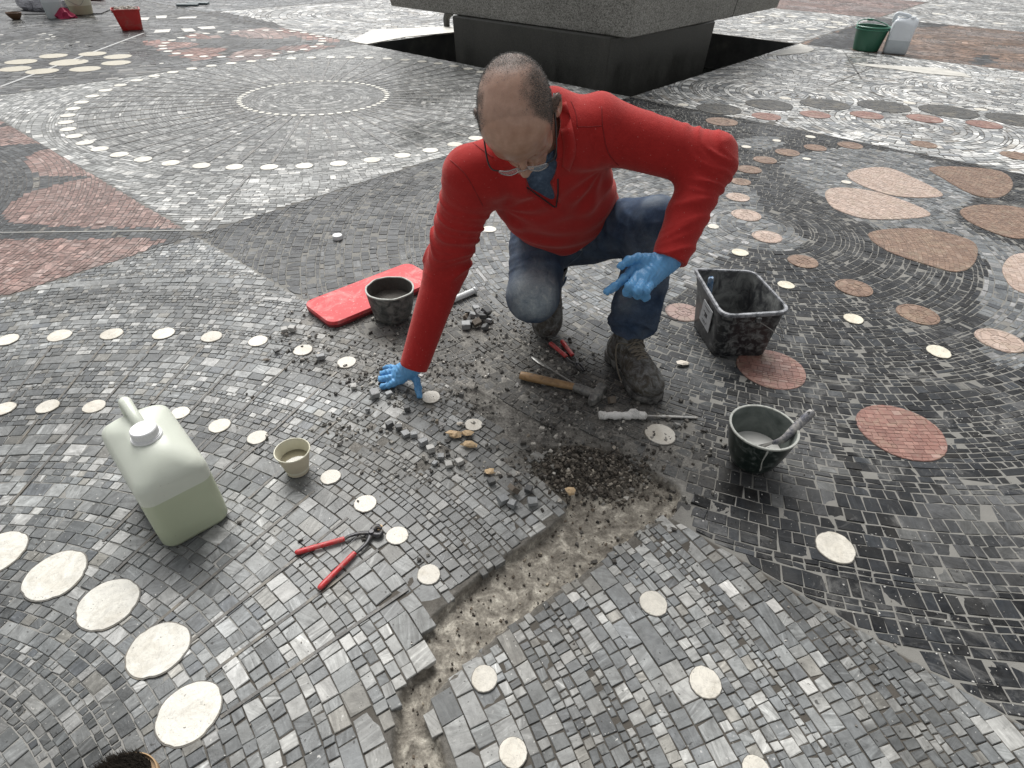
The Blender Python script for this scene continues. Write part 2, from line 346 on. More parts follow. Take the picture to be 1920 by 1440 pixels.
def colour_zone(q, base, zones, jit=0.16):
    c = q.mean(1); n = len(q); col = pal(*PAL[base], n, jit)
    done = np.zeros(n, bool)
    for poly, p in zones:
        m = inpoly(c + (.05 * np.stack([n2(c[:, 0], c[:, 1], 14, 2, 5), n2(c[:, 0], c[:, 1], 14, 2, 6)], 1) if p == 'smoke' else 0), poly) & ~done; done |= m
        if m.any(): col[m] = pal(*PAL[p], int(m.sum()), jit)
    return col
def cellbox(i, j): return (TL[i], TL[i + 1], NL[j], NL[j + 1])
def cellcen(i, j): return to_xy((TL[i] + TL[i + 1]) / 2, (NL[j] + NL[j + 1]) / 2)
def remove_under(q):
    c = q.mean(1); keep = np.ones(len(q), bool)
    for x, y, r, _ in DISCS: keep &= np.hypot(c[:, 0] - x, c[:, 1] - y) > r * .45
    for poly, _ in OV:
        m = polybox(c, poly); 
        if m.any(): idx = np.where(m)[0]; keep[idx[inpoly(c[idx], poly.mean(0) + (poly - poly.mean(0)) * .78)]] = False
    return keep
def polybox(c, poly):
    a, b = poly.min(0), poly.max(0); return (c[:, 0] > a[0]) & (c[:, 0] < b[0]) & (c[:, 1] > a[1]) & (c[:, 1] < b[1])

# i: column along TL, j: row along NL
for i in range(len(TL) - 1):
    for j in range(len(NL) - 1):
        if (i, j) == (3, 3): continue                                  # the basin under the plinth
        b = cellbox(i, j); cen = cellcen(i, j); cen = (float(cen[0]), float(cen[1])); key = (i, j); wet = 0.0; zones = []; lod = 2
        if key == (4, 1):   base, rw, tl, gap, lod = 'fore', (.021, .036), (.70, 1.45), .0023, 0
        elif key == (4, 2): base, rw, tl, gap, lod, zones = 'black', (.025, .042), (.029, .058), .0036, 0, ZN['man']
        elif key == (3, 2): base, rw, tl, gap, lod = 'ringp', (.022, .045), (.03, .075), .0035, 1
        elif key == (3, 1): base, rw, tl, gap, lod, zones = 'dgray', (.018, .034), (.02, .048), .0030, 1, ZN['left']
        elif key == (4, 3): base, rw, tl, gap, lod = 'light', (.03, .06), (.05, .11), .006, 1
        elif key == (5, 2) or key == (5, 1): base, rw, tl, gap, lod = 'black', (.03, .05), (.03, .06), .005, 1
        else:
            rw, tl, gap = (.05, .09), (.07, .16), .008
            base = {(2, 2): 'mixed', (2, 3): 'light', (2, 4): 'light', (4, 4): 'brown', (3, 4): 'light', (5, 4): 'light', (1, 3): 'gray', (1, 2): 'mixed', (5, 3): 'light', (1, 4): 'light', (4, 5): 'light', (3, 5): 'pink', (5, 5): 'dgray'}.get(key, 'light')
            if key in ((2, 2),): zones = ZN['tl']
            if key == (2, 3): zones = ZN['tl'][7:8]
            if key == (4, 4): zones = ZN['bucket']
        r1 = math.hypot((b[1] - b[0]) / 2, (b[3] - b[2]) / 2) + 0.05
        if key == (4, 3):                                              # swirls round several small centres
            cs = [cen, gnd(1480, 178), gnd(1625, 118), gnd(1880, 175), gnd(1700, 232)]; parts = []
            for s, c0 in enumerate(cs):
                q = visible(polar_tiles(c0, 0.03, 6.0, rw, tl, gap, box=b, seed=s)); cc = q.mean(1)
                D = np.array([np.hypot(cc[:, 0] - c[0], cc[:, 1] - c[1]) + (0.35 if k == 0 else 0) for k, c in enumerate(cs)])
                parts.append(q[D.argmin(0) == s])
            q = np.concatenate(parts)
        else: q = visible(polar_tiles(cen, 0.004, r1, rw, tl, gap, box=b, seed=i * 10 + j))
        if not len(q): continue
        col = colour_zone(q, base, zones)
        c = q.mean(1)
        if key == (4, 1):                                              # farther courses are bluer, plus bands of dark courses
            m = (c[:, 1] > 1.25) | (c[:, 0] < -0.55); col[m] = pal(*PAL['blue'], int(m.sum()))
            col = (col * .58 + .42 * np.array([.20, .205, .20])) * 1.18; lum = n2(c[:, 0], c[:, 1], 5.0, 3, 88); col *= (1 + .42 * lum)[:, None]
            wl_ = inpoly(c, wpoly([(560, 880), (800, 850), (960, 900), (1060, 960), (940, 1050), (830, 1130), (700, 1200), (560, 1180), (440, 1100), (450, 980)])); gm_ = col[wl_].mean(1, keepdims=True); col[wl_] = (col[wl_] * .55 + .45 * np.array([.25, .255, .25])) * 1.04
            rr = np.hypot(c[:, 0] - cen[0], c[:, 1] - cen[1]); band = np.sin(rr * 9.0 + 1.2 * n2(c[:, 0], c[:, 1], 1.5)) > 0.55
            col[band] *= 0.72
        if key == (3, 2):
            rr = np.hypot(c[:, 0] - RC[0], c[:, 1] - RC[1]); aa = np.arctan2(c[:, 1] - RC[1], c[:, 0] - RC[0])
            for lo, hi in ((.12, .17), (.27, .33), (.42, .47)): col[(rr > lo) & (rr < hi)] *= 1.45
            col[(rr < RI)] *= 0.62; col[(rr > RI) & (rr < RI + .25)] *= 0.66; col[(rr > RI + .25) & (rr < RR)] *= 0.9; col[rr > RR] *= 1.2
        if key == (4, 3):
            col *= 1.15
            cs0 = [gnd(1480, 178), gnd(1625, 118), gnd(1880, 175)]
            rr = np.min([np.hypot(c[:, 0] - a[0], c[:, 1] - a[1]) for a in cs0], axis=0); col[np.sin(rr * 22) > 0.5] *= 0.75
        if lod == 2:
            rr = np.hypot(c[:, 0] - cen[0], c[:, 1] - cen[1]); col[np.sin(rr * 6 + i) > 0.6] *= 0.75
        keep = remove_under(q)
        if lod == 0:
            P = q.mean(1); ins = inpoly(P + np.stack([.012 * n2(P[:, 0], P[:, 1], 28, 2, 61), .012 * n2(P[:, 0], P[:, 1], 28, 2, 62)], 1), TRENCH); keep &= ~ins
            keep &= ~inpoly(P, STEP); dloss = dirtf(P[:, 0], P[:, 1]); keep &= ~((dloss > .45) & (rng.random(len(P)) < .10))
        q = q[keep]; col = col[keep]; TILE_QUADS.append((q, col, lod, base))
# dark radial joints of the great ring, radial joints of the near panel: long thin strips of slate
strips = []
def strip(a, b, w, col): 
    a = np.array(a); b = np.array(b); d = (b - a) / np.hypot(*(b - a)); nrm = np.array([-d[1], d[0]]) * w / 2
    strips.append((np.array([a - nrm, b - nrm, b + nrm, a + nrm]), col))
for k in range(NS):
    a = 2 * math.pi * (k + 0.35) / NS; u = np.array([math.cos(a), math.sin(a)])
    strip(np.array(RC) + u * (RI + .04), np.array(RC) + u * (RR - .07), .021, (.025, .027, .029))
PC = np.array(cellcen(4, 1), float)
for px, py, ro_, ri_ in [(112, 630, .06, .50), (210, 627, .06, .50), (307, 626, .06, .52), (397, 632, .06, .52), (484, 640, .06, .54), (568, 657, .06, .56), (650, 680, .06, .56), (718, 712, .06, .60), (90, 763, .06, .4), (177, 763, .06, .4), (412, 799, .06, .45), (483, 821, .06, .5), (620, 895, .06, .55), (685, 945, .06, .6), (745, 1005, .06, .5), (804, 1078, .06, .5)]:
    p = np.array(gnd(px, py)); u = (p - PC) / np.hypot(*(p - PC)); strip(p - u * ro_, p - u * ri_, .0075, (.055, .052, .047))
strip(gnd(378, 432), gnd(474, 322), .012, (.05, .05, .05)); strip(gnd(-60, 437), gnd(378, 432), .010, (.24, .24, .225))
strip(gnd(0, 163), gnd(270, 62), .03, (.36, .37, .37))
for a, b in [((1585, 100), (1615, 148)), ((1555, 160), (1640, 125))]: strip(gnd(*a), gnd(*b), .02, (.05, .05, .05))

# ---- ground sheet (setting bed and joints) with the broken-out trench, and the basin hole
def axis(lines, lo, hi, step):
    a = list(np.arange(lo, hi, step)); rest = [x for x in lines if x < lo - 0.001 or x > hi]
    return np.array(sorted(set([round(x, 4) for x in a + rest])))
far = [-60, -40, -25] + [x + e for x in TL for e in (-.01, .01)] + list(np.arange(-19, 17, .45)) + [25, 40, 60]
farn = [-60, -30, -15] + [x + e for x in NL for e in (-.01, .01)] + list(np.arange(-7, 22, .45)) + [30, 45, 60]
far = [x for x in far if not (-6.82 - .12 < x < -6.82 + .12 or -2.93 - .12 < x < -2.93 + .12)] + [-6.93, -6.82, -2.93, -2.82]
farn = [x for x in farn if not (5.18 - .12 < x < 5.18 + .12 or 9.6 - .12 < x < 9.6 + .12)] + [5.07, 5.18, 9.6, 9.71]
ta = axis(far, -1.30, 0.42, 0.0055); na = axis(farn, 0.0, 1.46, 0.0055)
Tg, Ng = np.meshgrid(ta, na, indexing='ij'); X, Y = to_xy(Tg.ravel(), Ng.ravel()); Pg = np.stack([X, Y], 1)
near = (Tg.ravel() >= -1.31) & (Tg.ravel() <= .43) & (Ng.ravel() >= -.01) & (Ng.ravel() <= 1.47)
Zg = np.where((Ng.ravel() > 1.05) & (Tg.ravel() > -2.93) & (Ng.ravel() < 5.18), -0.0013, -0.0022); ni = np.where(near)[0]; Pn = Pg[ni]
ins = inpoly(Pn, TRENCH); dd = polydist(Pn, TRENCH); dirt = dirtf(Pn[:, 0], Pn[:, 1])
_tn = to_tn(Pn[:, 0], Pn[:, 1]); zn = np.where(_tn[1] > 1.05, -0.0016, -0.0026) + 0.0006 * n2(Pn[:, 0], Pn[:, 1], 60, 3, 1)
zn += dirt * (0.0006 + 0.0046 * n2(Pn[:, 0], Pn[:, 1], 18, 4, 5) + 0.0018 * n2(Pn[:, 0], Pn[:, 1], 120, 3, 9))
wob = 0.011 * n2(Pn[:, 0], Pn[:, 1], 45, 3, 3); depth = np.clip((dd + wob * .6) / 0.007, 0, 1)
soil = np.array(gnd(1085, 865)); ds = np.hypot((Pn[:, 0] - soil[0]) / 0.20, (Pn[:, 1] - soil[1]) / 0.11); heap = np.clip(1.25 - ds, 0, 1)
edge = np.array(gnd(1240, 930)); dz = -0.029 + 0.006 * n2(Pn[:, 0], Pn[:, 1], 12, 4, 21) + 0.0035 * n2(Pn[:, 0], Pn[:, 1], 70, 4, 22)
dz += heap * (0.034 + 0.012 * n2(Pn[:, 0], Pn[:, 1], 55, 4, 30))
deep = np.clip((0.40 - Pn[:, 1]) / 0.1, 0, 1); dz -= 0.008 * deep
Zt = zn.copy(); Zt[ins] = (zn * (1 - depth) + dz * depth)[ins]
out_heap = (~ins) & (heap > 0.1); st_ = inpoly(Pn, STEP) & ~ins; sdp = np.clip(polydist(Pn, STEP) / .012, 0, 1); Zt[st_] = (zn * (1 - sdp) + sdp * (-.010 + .004 * n2(Pn[:, 0], Pn[:, 1], 30, 4, 51)))[st_]; Zt[out_heap] += (heap * 0.010 * np.clip(n2(Pn[:, 0], Pn[:, 1], 60, 4, 31) + .5, 0, 1.5))[out_heap]
Zg[ni] = Zt
na_, nb_ = len(ta), len(na); idx = np.arange(na_ * nb_).reshape(na_, nb_)
fa = np.stack([idx[:-1, :-1], idx[1:, :-1], idx[1:, 1:], idx[:-1, 1:]], 2).reshape(-1, 4)
mt, mn = (ta[:-1] + ta[1:]) / 2, (na[:-1] + na[1:]) / 2; MT, MN = np.meshgrid(mt, mn, indexing='ij')
hole = (MT > -6.82) & (MT < -2.93) & (MN > 5.18) & (MN < 9.6); fa = fa[~hole.ravel()]
m = NT("mortar_bed"); a = m.attr('gcol'); w = m.attr('gmask')
n1 = m.noise(9, 6, 0.6); n2_ = m.noise(160, 6, 0.7)
base = m.mix(0.6, a.outputs['Color'], m.mix(n1, (.55, .55, .55), (1.3, 1.3, 1.3)), 'MULTIPLY')
tr = m.ramp(m.noise(26, 8, 0.72, dist=0.5), [(0.30, (.065, .057, .048)), (0.42, (.135, .123, .105)), (0.52, (.215, .20, .172)), (0.62, (.36, .34, .295)), (0.74, (.60, .58, .51))])
tr = m.mix(0.55, tr, m.ramp(n2_, [(0.3, (.35, .33, .3)), (0.62, (1.35, 1.32, 1.28))]), 'MULTIPLY')
sepx = m.n('ShaderNodeSeparateColor'); m.l(w.outputs['Color'], sepx.inputs[0])
c = m.mix(sepx.outputs[0], base, tr)
darksoil = m.ramp(m.noise(70, 8, 0.75), [(0.35, (.010, .009, .008)), (0.55, (.035, .029, .022)), (0.66, (.09, .075, .055)), (0.74, (.40, .36, .30))])
c = m.mix(sepx.outputs[1], c, darksoil)
dst = m.mix(0.8, m.ramp(n2_, [(0.3, (.075, .071, .064)), (0.7, (.25, .24, .218))]), m.ramp(m.noise(22, 8, .72, dist=.6), [(.36, .45), (.52, 1.0), (.66, 1.6)]), 'MULTIPLY')
c = m.mix(sepx.outputs[2], c, dst)
m.set(Base_Color=c, Roughness=0.85); m.b.inputs['Specular IOR Level'].default_value = 0.3
m.bump(m.math('ADD', m.math('MULTIPLY', n2_, 0.5), m.noise(420, 4, .6)), 0.5, 0.002)
MAT_BED = m.m
me = new_mesh("ground", np.stack([X, Y, Zg], 1), fa, [MAT_BED], True)
# joint colours: pale mortar between black stones, brown-grey elsewhere
gc = np.zeros((len(X), 4), np.float32); gc[:, 3] = 1; Tn, Nn = Tg.ravel(), Ng.ravel()
gc[:, :3] = (.13, .125, .115)
mancell = (Nn > 1.05) & (Nn < 5.18) & (Tn > -2.93); gc[mancell, :3] = (.20, .195, .18)
nearp = (Nn < 1.05) & (Tn > -2.93); gc[nearp, :3] = (.082, .074, .063)
ff = nearp & ((Y > 1.4) | (X < -.55)); gc[ff, :3] = (.25, .245, .23)
gc[(Tn < -2.93) & (Nn < 1.05), :3] = (.16, .15, .14)
gc[(Tn < -2.93) & (Nn > 1.05) & (Nn < 5.18), :3] = (.20, .20, .19)
gm = np.zeros((len(X), 4), np.float32); gm[:, 3] = 1
gm[ni, 0] = np.where(ins, np.clip(dd / 0.006 + .3, 0, 1), 0); gm[ni, 1] = np.clip(heap * 1.6, 0, 1) * np.clip(0.7 + 0.5 * n2(Pn[:, 0], Pn[:, 1], 20, 3, 41), 0, 1)
gm[ni, 2] = np.where(ins, 0, np.clip(dirt * 1.4, 0, 1)) * (1 - gm[ni, 1])
for nm, arr in (('gcol', gc), ('gmask', gm)):
    at = me.attributes.new(nm, 'FLOAT_COLOR', 'POINT'); at.data.foreach_set('color', arr.ravel())
tag(link("ground", me), kind='structure')

# ---- tesserae
def build_tiles(name, sets, mat, kind='structure'):
    Vs, Fs, Cs, Ds, UV = [], [], [], [], []; base = 0
    for q, col, lod, zb in sets:
        n = len(q)
        if not n: continue
        cen = q.mean(1, keepdims=True); cc = cen[:, 0]
        d = dirtf(cc[:, 0], cc[:, 1]) if lod == 0 else np.zeros(n)
        tdist = polydist(cc, TRENCH) if lod == 0 else np.full(n, 9.)
        hz = (0.0007 if lod == 0 else 0.0003) * rng.standard_normal(n)
        hz += np.where(tdist < 0.12, 0.0012 * rng.standard_normal(n), 0)
        slope = (0.022 if lod == 0 else 0.012) * rng.standard_normal((n, 2)) * np.where(tdist < 0.10, 2.2, 1)[:, None]
        def z_of(p): return hz[:, None] + ((p - cen) * slope[:, None, :]).sum(2)
        e = q - cen; L = np.hypot(e[..., 0], e[..., 1]) + 1e-9
        # per tile streak frame
        ang = np.arctan2(q[:, 1, 1] - q[:, 0, 1], q[:, 1, 0] - q[:, 0, 0]) + rng.choice([0, math.pi / 2], n) + rng.normal(0, .35, n)
        ca, sa = np.cos(ang)[:, None], np.sin(ang)[:, None]; offs = rng.uniform(0, 60, (n, 2))
        def uv_of(p): l = p - cen; return np.stack([l[..., 0] * ca + l[..., 1] * sa + offs[:, :1], -l[..., 0] * sa + l[..., 1] * ca + offs[:, 1:]], 2)
        if lod == 0:
            b = np.minimum(rng.uniform(.0006, .0014, n), 0.004)[:, None, None]; top = q - e / L[..., None] * b * 1.5
            # chipped corner on some tiles
            ch = rng.random(n) < 0.22; k = rng.integers(0, 4, n); r_ = np.where(ch)[0]
            top[r_, k[r_]] -= e[r_, k[r_]] * rng.uniform(.08, .28, (len(r_), 1)); qq = q.copy(); qq[r_, k[r_]] -= e[r_, k[r_]] * rng.uniform(.02, .2, (len(r_), 1))
            zt = z_of(top); V = np.concatenate([np.dstack([top, zt]), np.dstack([qq, zt - b[..., 0]]), np.dstack([cen + (qq - cen) * .94, np.full((n, 4), -.019) + zt * 0])], 1)
            I = base + np.arange(n)[:, None] * 12
            F = [I + np.array([[0, 1, 2, 3]])]
            for o in (0, 4):
                for k2 in range(4): F.append(I + np.array([[o + k2, o + 4 + k2, o + 4 + (k2 + 1) % 4, o + (k2 + 1) % 4]]))
            F = np.stack(F, 1).reshape(-1, 4); rep = 9; nv = 12
            pts = np.concatenate([top, qq, qq], 1)
        else:
            V = np.dstack([q, z_of(q)]); F = base + np.arange(n)[:, None] * 4 + np.array([[0, 1, 2, 3]]); rep = 1; nv = 4; pts = q
        uvv = uv_of(pts); Vs.append(V.reshape(-1, 3)); Fs.append(F); Cs.append(np.repeat(col, rep, 0)); Ds.append(np.repeat(np.stack([d, rng.random(n), np.full(n, {'black': 1., 'dgray': .6, 'light': .15}.get(zb, .3))], 1), rep, 0))
        UV.append(uvv.reshape(-1, 2)); base += n * nv
    V = np.concatenate(Vs); F = np.concatenate(Fs); col = np.concatenate(Cs); D = np.concatenate(Ds); uv = np.concatenate(UV)
    me = bpy.data.meshes.new(name); me.vertices.add(len(V)); me.vertices.foreach_set('co', V.astype(np.float32).ravel())
    me.loops.add(len(F) * 4); me.loops.foreach_set('vertex_index', F.ravel().astype(np.int32)); me.polygons.add(len(F))
    me.polygons.foreach_set('loop_start', (np.arange(len(F)) * 4).astype(np.int32)); me.update(calc_edges=True); me.shade_flat()
    me.materials.append(mat)
    for nm, arr in (('tcol', col), ('tprop', D)):
        at = me.attributes.new(nm, 'FLOAT_COLOR', 'FACE'); a4 = np.ones((len(F), 4), np.float32); a4[:, :3] = arr; at.data.foreach_set('color', a4.ravel())
    at = me.attributes.new('tuv', 'FLOAT_VECTOR', 'POINT'); u3 = np.zeros((len(V), 3), np.float32); u3[:, :2] = uv; at.data.foreach_set('vector', u3.ravel())
    o = link(name, me); tag(o, kind=kind); return o
m = NT("marble_tesserae"); tc_ = m.attr('tcol').outputs['Color']; pr = m.n('ShaderNodeSeparateColor'); m.l(m.attr('tprop').outputs['Color'], pr.inputs[0])
uvn = m.attr('tuv').outputs['Vector']
dust_a, rnd, wetn = pr.outputs[0], pr.outputs[1], pr.outputs[2]
streak = m.noise(1.0, 5, 0.62, co=uvn, dist=1.2, stretch=(9, 75, 1)); cloud = m.noise(40, 5, 0.6, co=uvn, dist=0.8)
sv = m.ramp(streak, [(0.36, .62), (0.5, 1.0), (0.60, 1.25), (0.72, 2.1)]); cv = m.ramp(cloud, [(0.3, .72), (0.7, 1.3)])
c = m.mix(m.math('ADD', m.math('MULTIPLY', rnd, 0.75), 0.15), tc_, sv, 'MULTIPLY'); c = m.mix(0.9, c, cv, 'MULTIPLY')
big = m.noise(1.3, 6, 0.6, dist=0.4); c = m.mix(0.75, c, m.ramp(big, [(0.32, .74), (0.68, 1.22)]), 'MULTIPLY')
pit = m.ramp(m.noise(260, 3, 0.5), [(0.26, .0), (0.34, 1.)]); c = m.mix(m.math('MULTIPLY', m.math('SUBTRACT', 1.0, pit), 0.5), c, (.03, .028, .025))
grime = m.noise(14, 8, 0.7, dist=0.5)
gd = m.math('MULTIPLY', m.ramp(grime, [(0.42, 0.), (0.66, 1.)]), 0.20); c = m.mix(gd, c, (.085, .079, .069))
dn = m.math('MULTIPLY', dust_a, m.ramp(m.noise(30, 8, 0.72), [(0.30, 0.15), (0.56, 1.25)]), True)
c = m.mix(m.math('MULTIPLY', dn, 0.62), c, m.ramp(m.noise(120, 5, .6), [(0.3, (.09, .086, .077)), (0.7, (.25, .238, .215))]))
spk = m.ramp(m.noise(110, 2, 0.45), [(0.70, 0.), (0.72, 1.)]); spm = m.ramp(m.noise(2.2, 3, 0.5), [(0.42, 0.), (0.62, 1.)])
c = m.mix(m.math('MULTIPLY', spk, spm), c, (.60, .59, .56))
sm = m.ramp(m.noise(3.4, 9, 0.76, dist=1.6), [(0.53, 0.), (0.68, 1.)]); c = m.mix(m.math('MULTIPLY', sm, m.math('MULTIPLY', wetn, 0.60)), c, (.23, .228, .22))
blk = m.ramp(m.noise(75, 2, 0.4), [(0.27, 1.), (0.30, 0.)]); c = m.mix(m.math('MULTIPLY', blk, .7), c, (.02, .018, .016))
wetp = m.ramp(m.noise(0.9, 5, 0.55, dist=0.5), [(0.44, 0.), (0.60, 1.)])
c = m.mix(m.math('MULTIPLY', wetp, 0.30), c, m.mix(1.0, c, c, 'MULTIPLY'))
ro = m.mix(wetp, m.ramp(cloud, [(0.3, .36), (0.7, .55)]), m.ramp(grime, [(0.3, .10), (0.7, .30)])); ro = m.mix(dn, ro, 0.9)
m.set(Base_Color=c, Roughness=ro); m.b.inputs['Specular IOR Level'].default_value = 0.20
hgt = m.math('ADD', m.math('MULTIPLY', cloud, 0.8), m.math('ADD', m.math('MULTIPLY', pit, 0.5), m.noise(190, 4, .6))); m.bump(hgt, 0.35, 0.0012)
MAT_TILE = m.m
build_tiles("pavement", TILE_QUADS, MAT_TILE)

# ---- inlays: discs, ovals, strips (each is a stone lens let into the tesserae)
Vs, Fs, Cs, Kd = [], [], [], []
def add_prism(poly, z0, z1, bev, col, kd):
    n = len(poly); c = poly.mean(0); b = len(Vs); e = poly - c; L = np.hypot(e[:, 0], e[:, 1])[:, None]
    for p in poly: Vs.append((p[0], p[1], z0))
    for p in poly: Vs.append((p[0], p[1], z1 - bev))
    for p in poly - e / L * bev: Vs.append((p[0], p[1], z1))
    for o in (0, n):
        for k in range(n): Fs.append([b + o + k, b + o + (k + 1) % n, b + o + n + (k + 1) % n, b + o + n + k]); Cs.append(col); Kd.append(kd)
    Fs.append([b + 2 * n + k for k in range(n)]); Cs.append(col); Kd.append(kd)
def clip_convex(sub, poly):
    out = list(sub)
    for i in range(len(poly)):
        a, b = poly[i], poly[(i + 1) % len(poly)]; inp = out; out = []
        if not inp: return None
        for k in range(len(inp)):
            p, q = inp[k], inp[(k + 1) % len(inp)]
            sp = (b[0] - a[0]) * (p[1] - a[1]) - (b[1] - a[1]) * (p[0] - a[0]); sq_ = (b[0] - a[0]) * (q[1] - a[1]) - (b[1] - a[1]) * (q[0] - a[0])
            if sp >= 0: out.append(p)
            if (sp >= 0) != (sq_ >= 0): t = sp / (sp - sq_); out.append(p + t * (q - p))
    return np.array(out) if len(out) > 2 else None
for x, y, r, col in DISCS:
    if abs(x) / max(.2, y * CP + H * SP) > 1.3: continue
    n = 36 if r > .04 and y < 4 else 16; a = np.linspace(0, 2 * math.pi, n, endpoint=False); ph = rng.uniform(0, 6, 3)
    def rr(k): return r * k * (1 + .018 * np.sin(2 * a + ph[0]) + .014 * np.sin(3 * a + ph[1]) + .008 * np.sin(7 * a + ph[2]) - .035 * np.maximum(0, np.sin(5 * a + ph[0] * 3) - .82) / .18)
    add_prism(np.stack([x + rr(1.03) * np.cos(a), y + rr(1.03) * np.sin(a)], 1), -.004, .0021 if y < 2.2 else .0015, .0002, (.085, .08, .07), 0.)
    zt_ = .0036 if y < 2.2 else .0024; add_prism(np.stack([x + rr(.985) * np.cos(a), y + rr(.985) * np.sin(a)], 1), -.004, zt_, .0008, col, 1.)
for poly, p in OV:
    area = 0.5 * np.sum(poly[:, 0] * np.roll(poly[:, 1], -1) - np.roll(poly[:, 0], -1) * poly[:, 1])
    if area < 0: poly = poly[::-1]
    c = poly.mean(0); far_ = c[1] > 4
    add_prism(c + (poly - c) * 1.012, -.004, .0016, .0003, tuple(np.array(PAL[p][0]).mean(0) * .72), 0.)
    rad = np.hypot(*(poly - c).T).max(); q = polar_tiles((float(c[0]), float(c[1])) if rad < .11 else (1.29, 2.98) if not far_ else (float(c[0]), float(c[1])), 0.006 if rad < .11 or far_ else max(.05, math.hypot(c[0] - 1.29, c[1] - 2.98) - rad), rad if rad < .11 or far_ else math.hypot(c[0] - 1.29, c[1] - 2.98) + rad, (.014, .026) if not far_ else (.03, .05), (.016, .036) if not far_ else (.04, .07), .0015)
    qc = q.mean(1); q = q[np.hypot(qc[:, 0] - c[0], qc[:, 1] - c[1]) < rad + .03]; cols = pal(*PAL[p], len(q), .10) * .62 + .38 * np.array(PAL[p][0]).mean(0)
    for t, cl in zip(q, cols):
        s = clip_convex(t, poly)
        if s is not None and abs(0.5 * np.sum(s[:, 0] * np.roll(s[:, 1], -1) - np.roll(s[:, 0], -1) * s[:, 1])) > 4e-5: add_prism(s, 0, .0030 + rng.normal(0, .0002), .0004, tuple(cl), .5)
for q, col in strips: add_prism(q, -.004, .0018, .0002, col, 0.)
for pts, s_ in [([(930, 88), (1015, 85), (1005, 95), (905, 97)], Z2), ([(800, 155), (880, 150), (870, 166), (790, 170)], Z2), ([(930, 148), (990, 147), (1010, 162), (950, 165)], Z2), ([(1010, 140), (1100, 135), (1110, 148), (1040, 152)], Z2), ([(800, 82), (860, 80), (855, 94), (805, 96)], Z2),
                ([(700, 92), (770, 90), (760, 104), (690, 104)], Z2)]:
    w_ = np.array([gnd(*zp(s_, *p)) for p in pts]); a_ = 0.5 * np.sum(w_[:, 0] * np.roll(w_[:, 1], -1) - np.roll(w_[:, 0], -1) * w_[:, 1]); add_prism(w_ if a_ > 0 else w_[::-1], -.004, .003, .0004, (.5, .49, .46), 1.)
m = NT("inlay_stone"); tc_ = m.attr('tcol').outputs['Color']; kd = m.attr('tprop').outputs['Fac']
v = m.noise(28, 7, 0.62, dist=1.5); c = m.mix(0.8, tc_, m.ramp(v, [(0.3, .78), (0.52, 1.03), (0.72, 1.16)]), 'MULTIPLY')
st = m.ramp(m.noise(11, 8, 0.7, dist=0.8), [(0.5, 0.), (0.72, 1.)]); c = m.mix(m.math('MULTIPLY', st, 0.55), c, (.30, .255, .18)); ve = m.ramp(m.noise(16, 7, .65, dist=3.5), [(.485, 0.), (.5, 1.), (.515, 0.)]); c = m.mix(m.math('MULTIPLY', ve, .45), c, (.20, .18, .15))
pits = m.ramp(m.noise(150, 3, 0.5), [(0.255, 1.), (0.30, 0.)]); c = m.mix(m.math('MULTIPLY', pits, 0.8), c, (.05, .045, .035))
fl = m.ramp(m.noise(60, 5, .65), [(0.62, 0.), (0.7, 1.)]); c = m.mix(m.math('MULTIPLY', fl, 0.3), c, (.16, .15, .13))
m.set(Base_Color=c, Roughness=m.ramp(v, [(0.3, .38), (0.7, .62)])); m.bump(m.math('ADD', v, m.noise(140, 4)), 0.3, 0.0015)
MAT_INLAY = m.m
me = new_mesh("pavement_inlay", Vs, Fs, [MAT_INLAY])
for nm, arr in (('tcol', np.array(Cs, np.float32)), ('tprop', np.repeat(np.array(Kd, np.float32)[:, None], 3, 1))):
    at = me.attributes.new(nm, 'FLOAT_COLOR', 'FACE'); a4 = np.ones((len(Fs), 4), np.float32); a4[:, :3] = arr; at.data.foreach_set('color', a4.ravel())
tag(link("pavement_inlay", me), kind='structure')
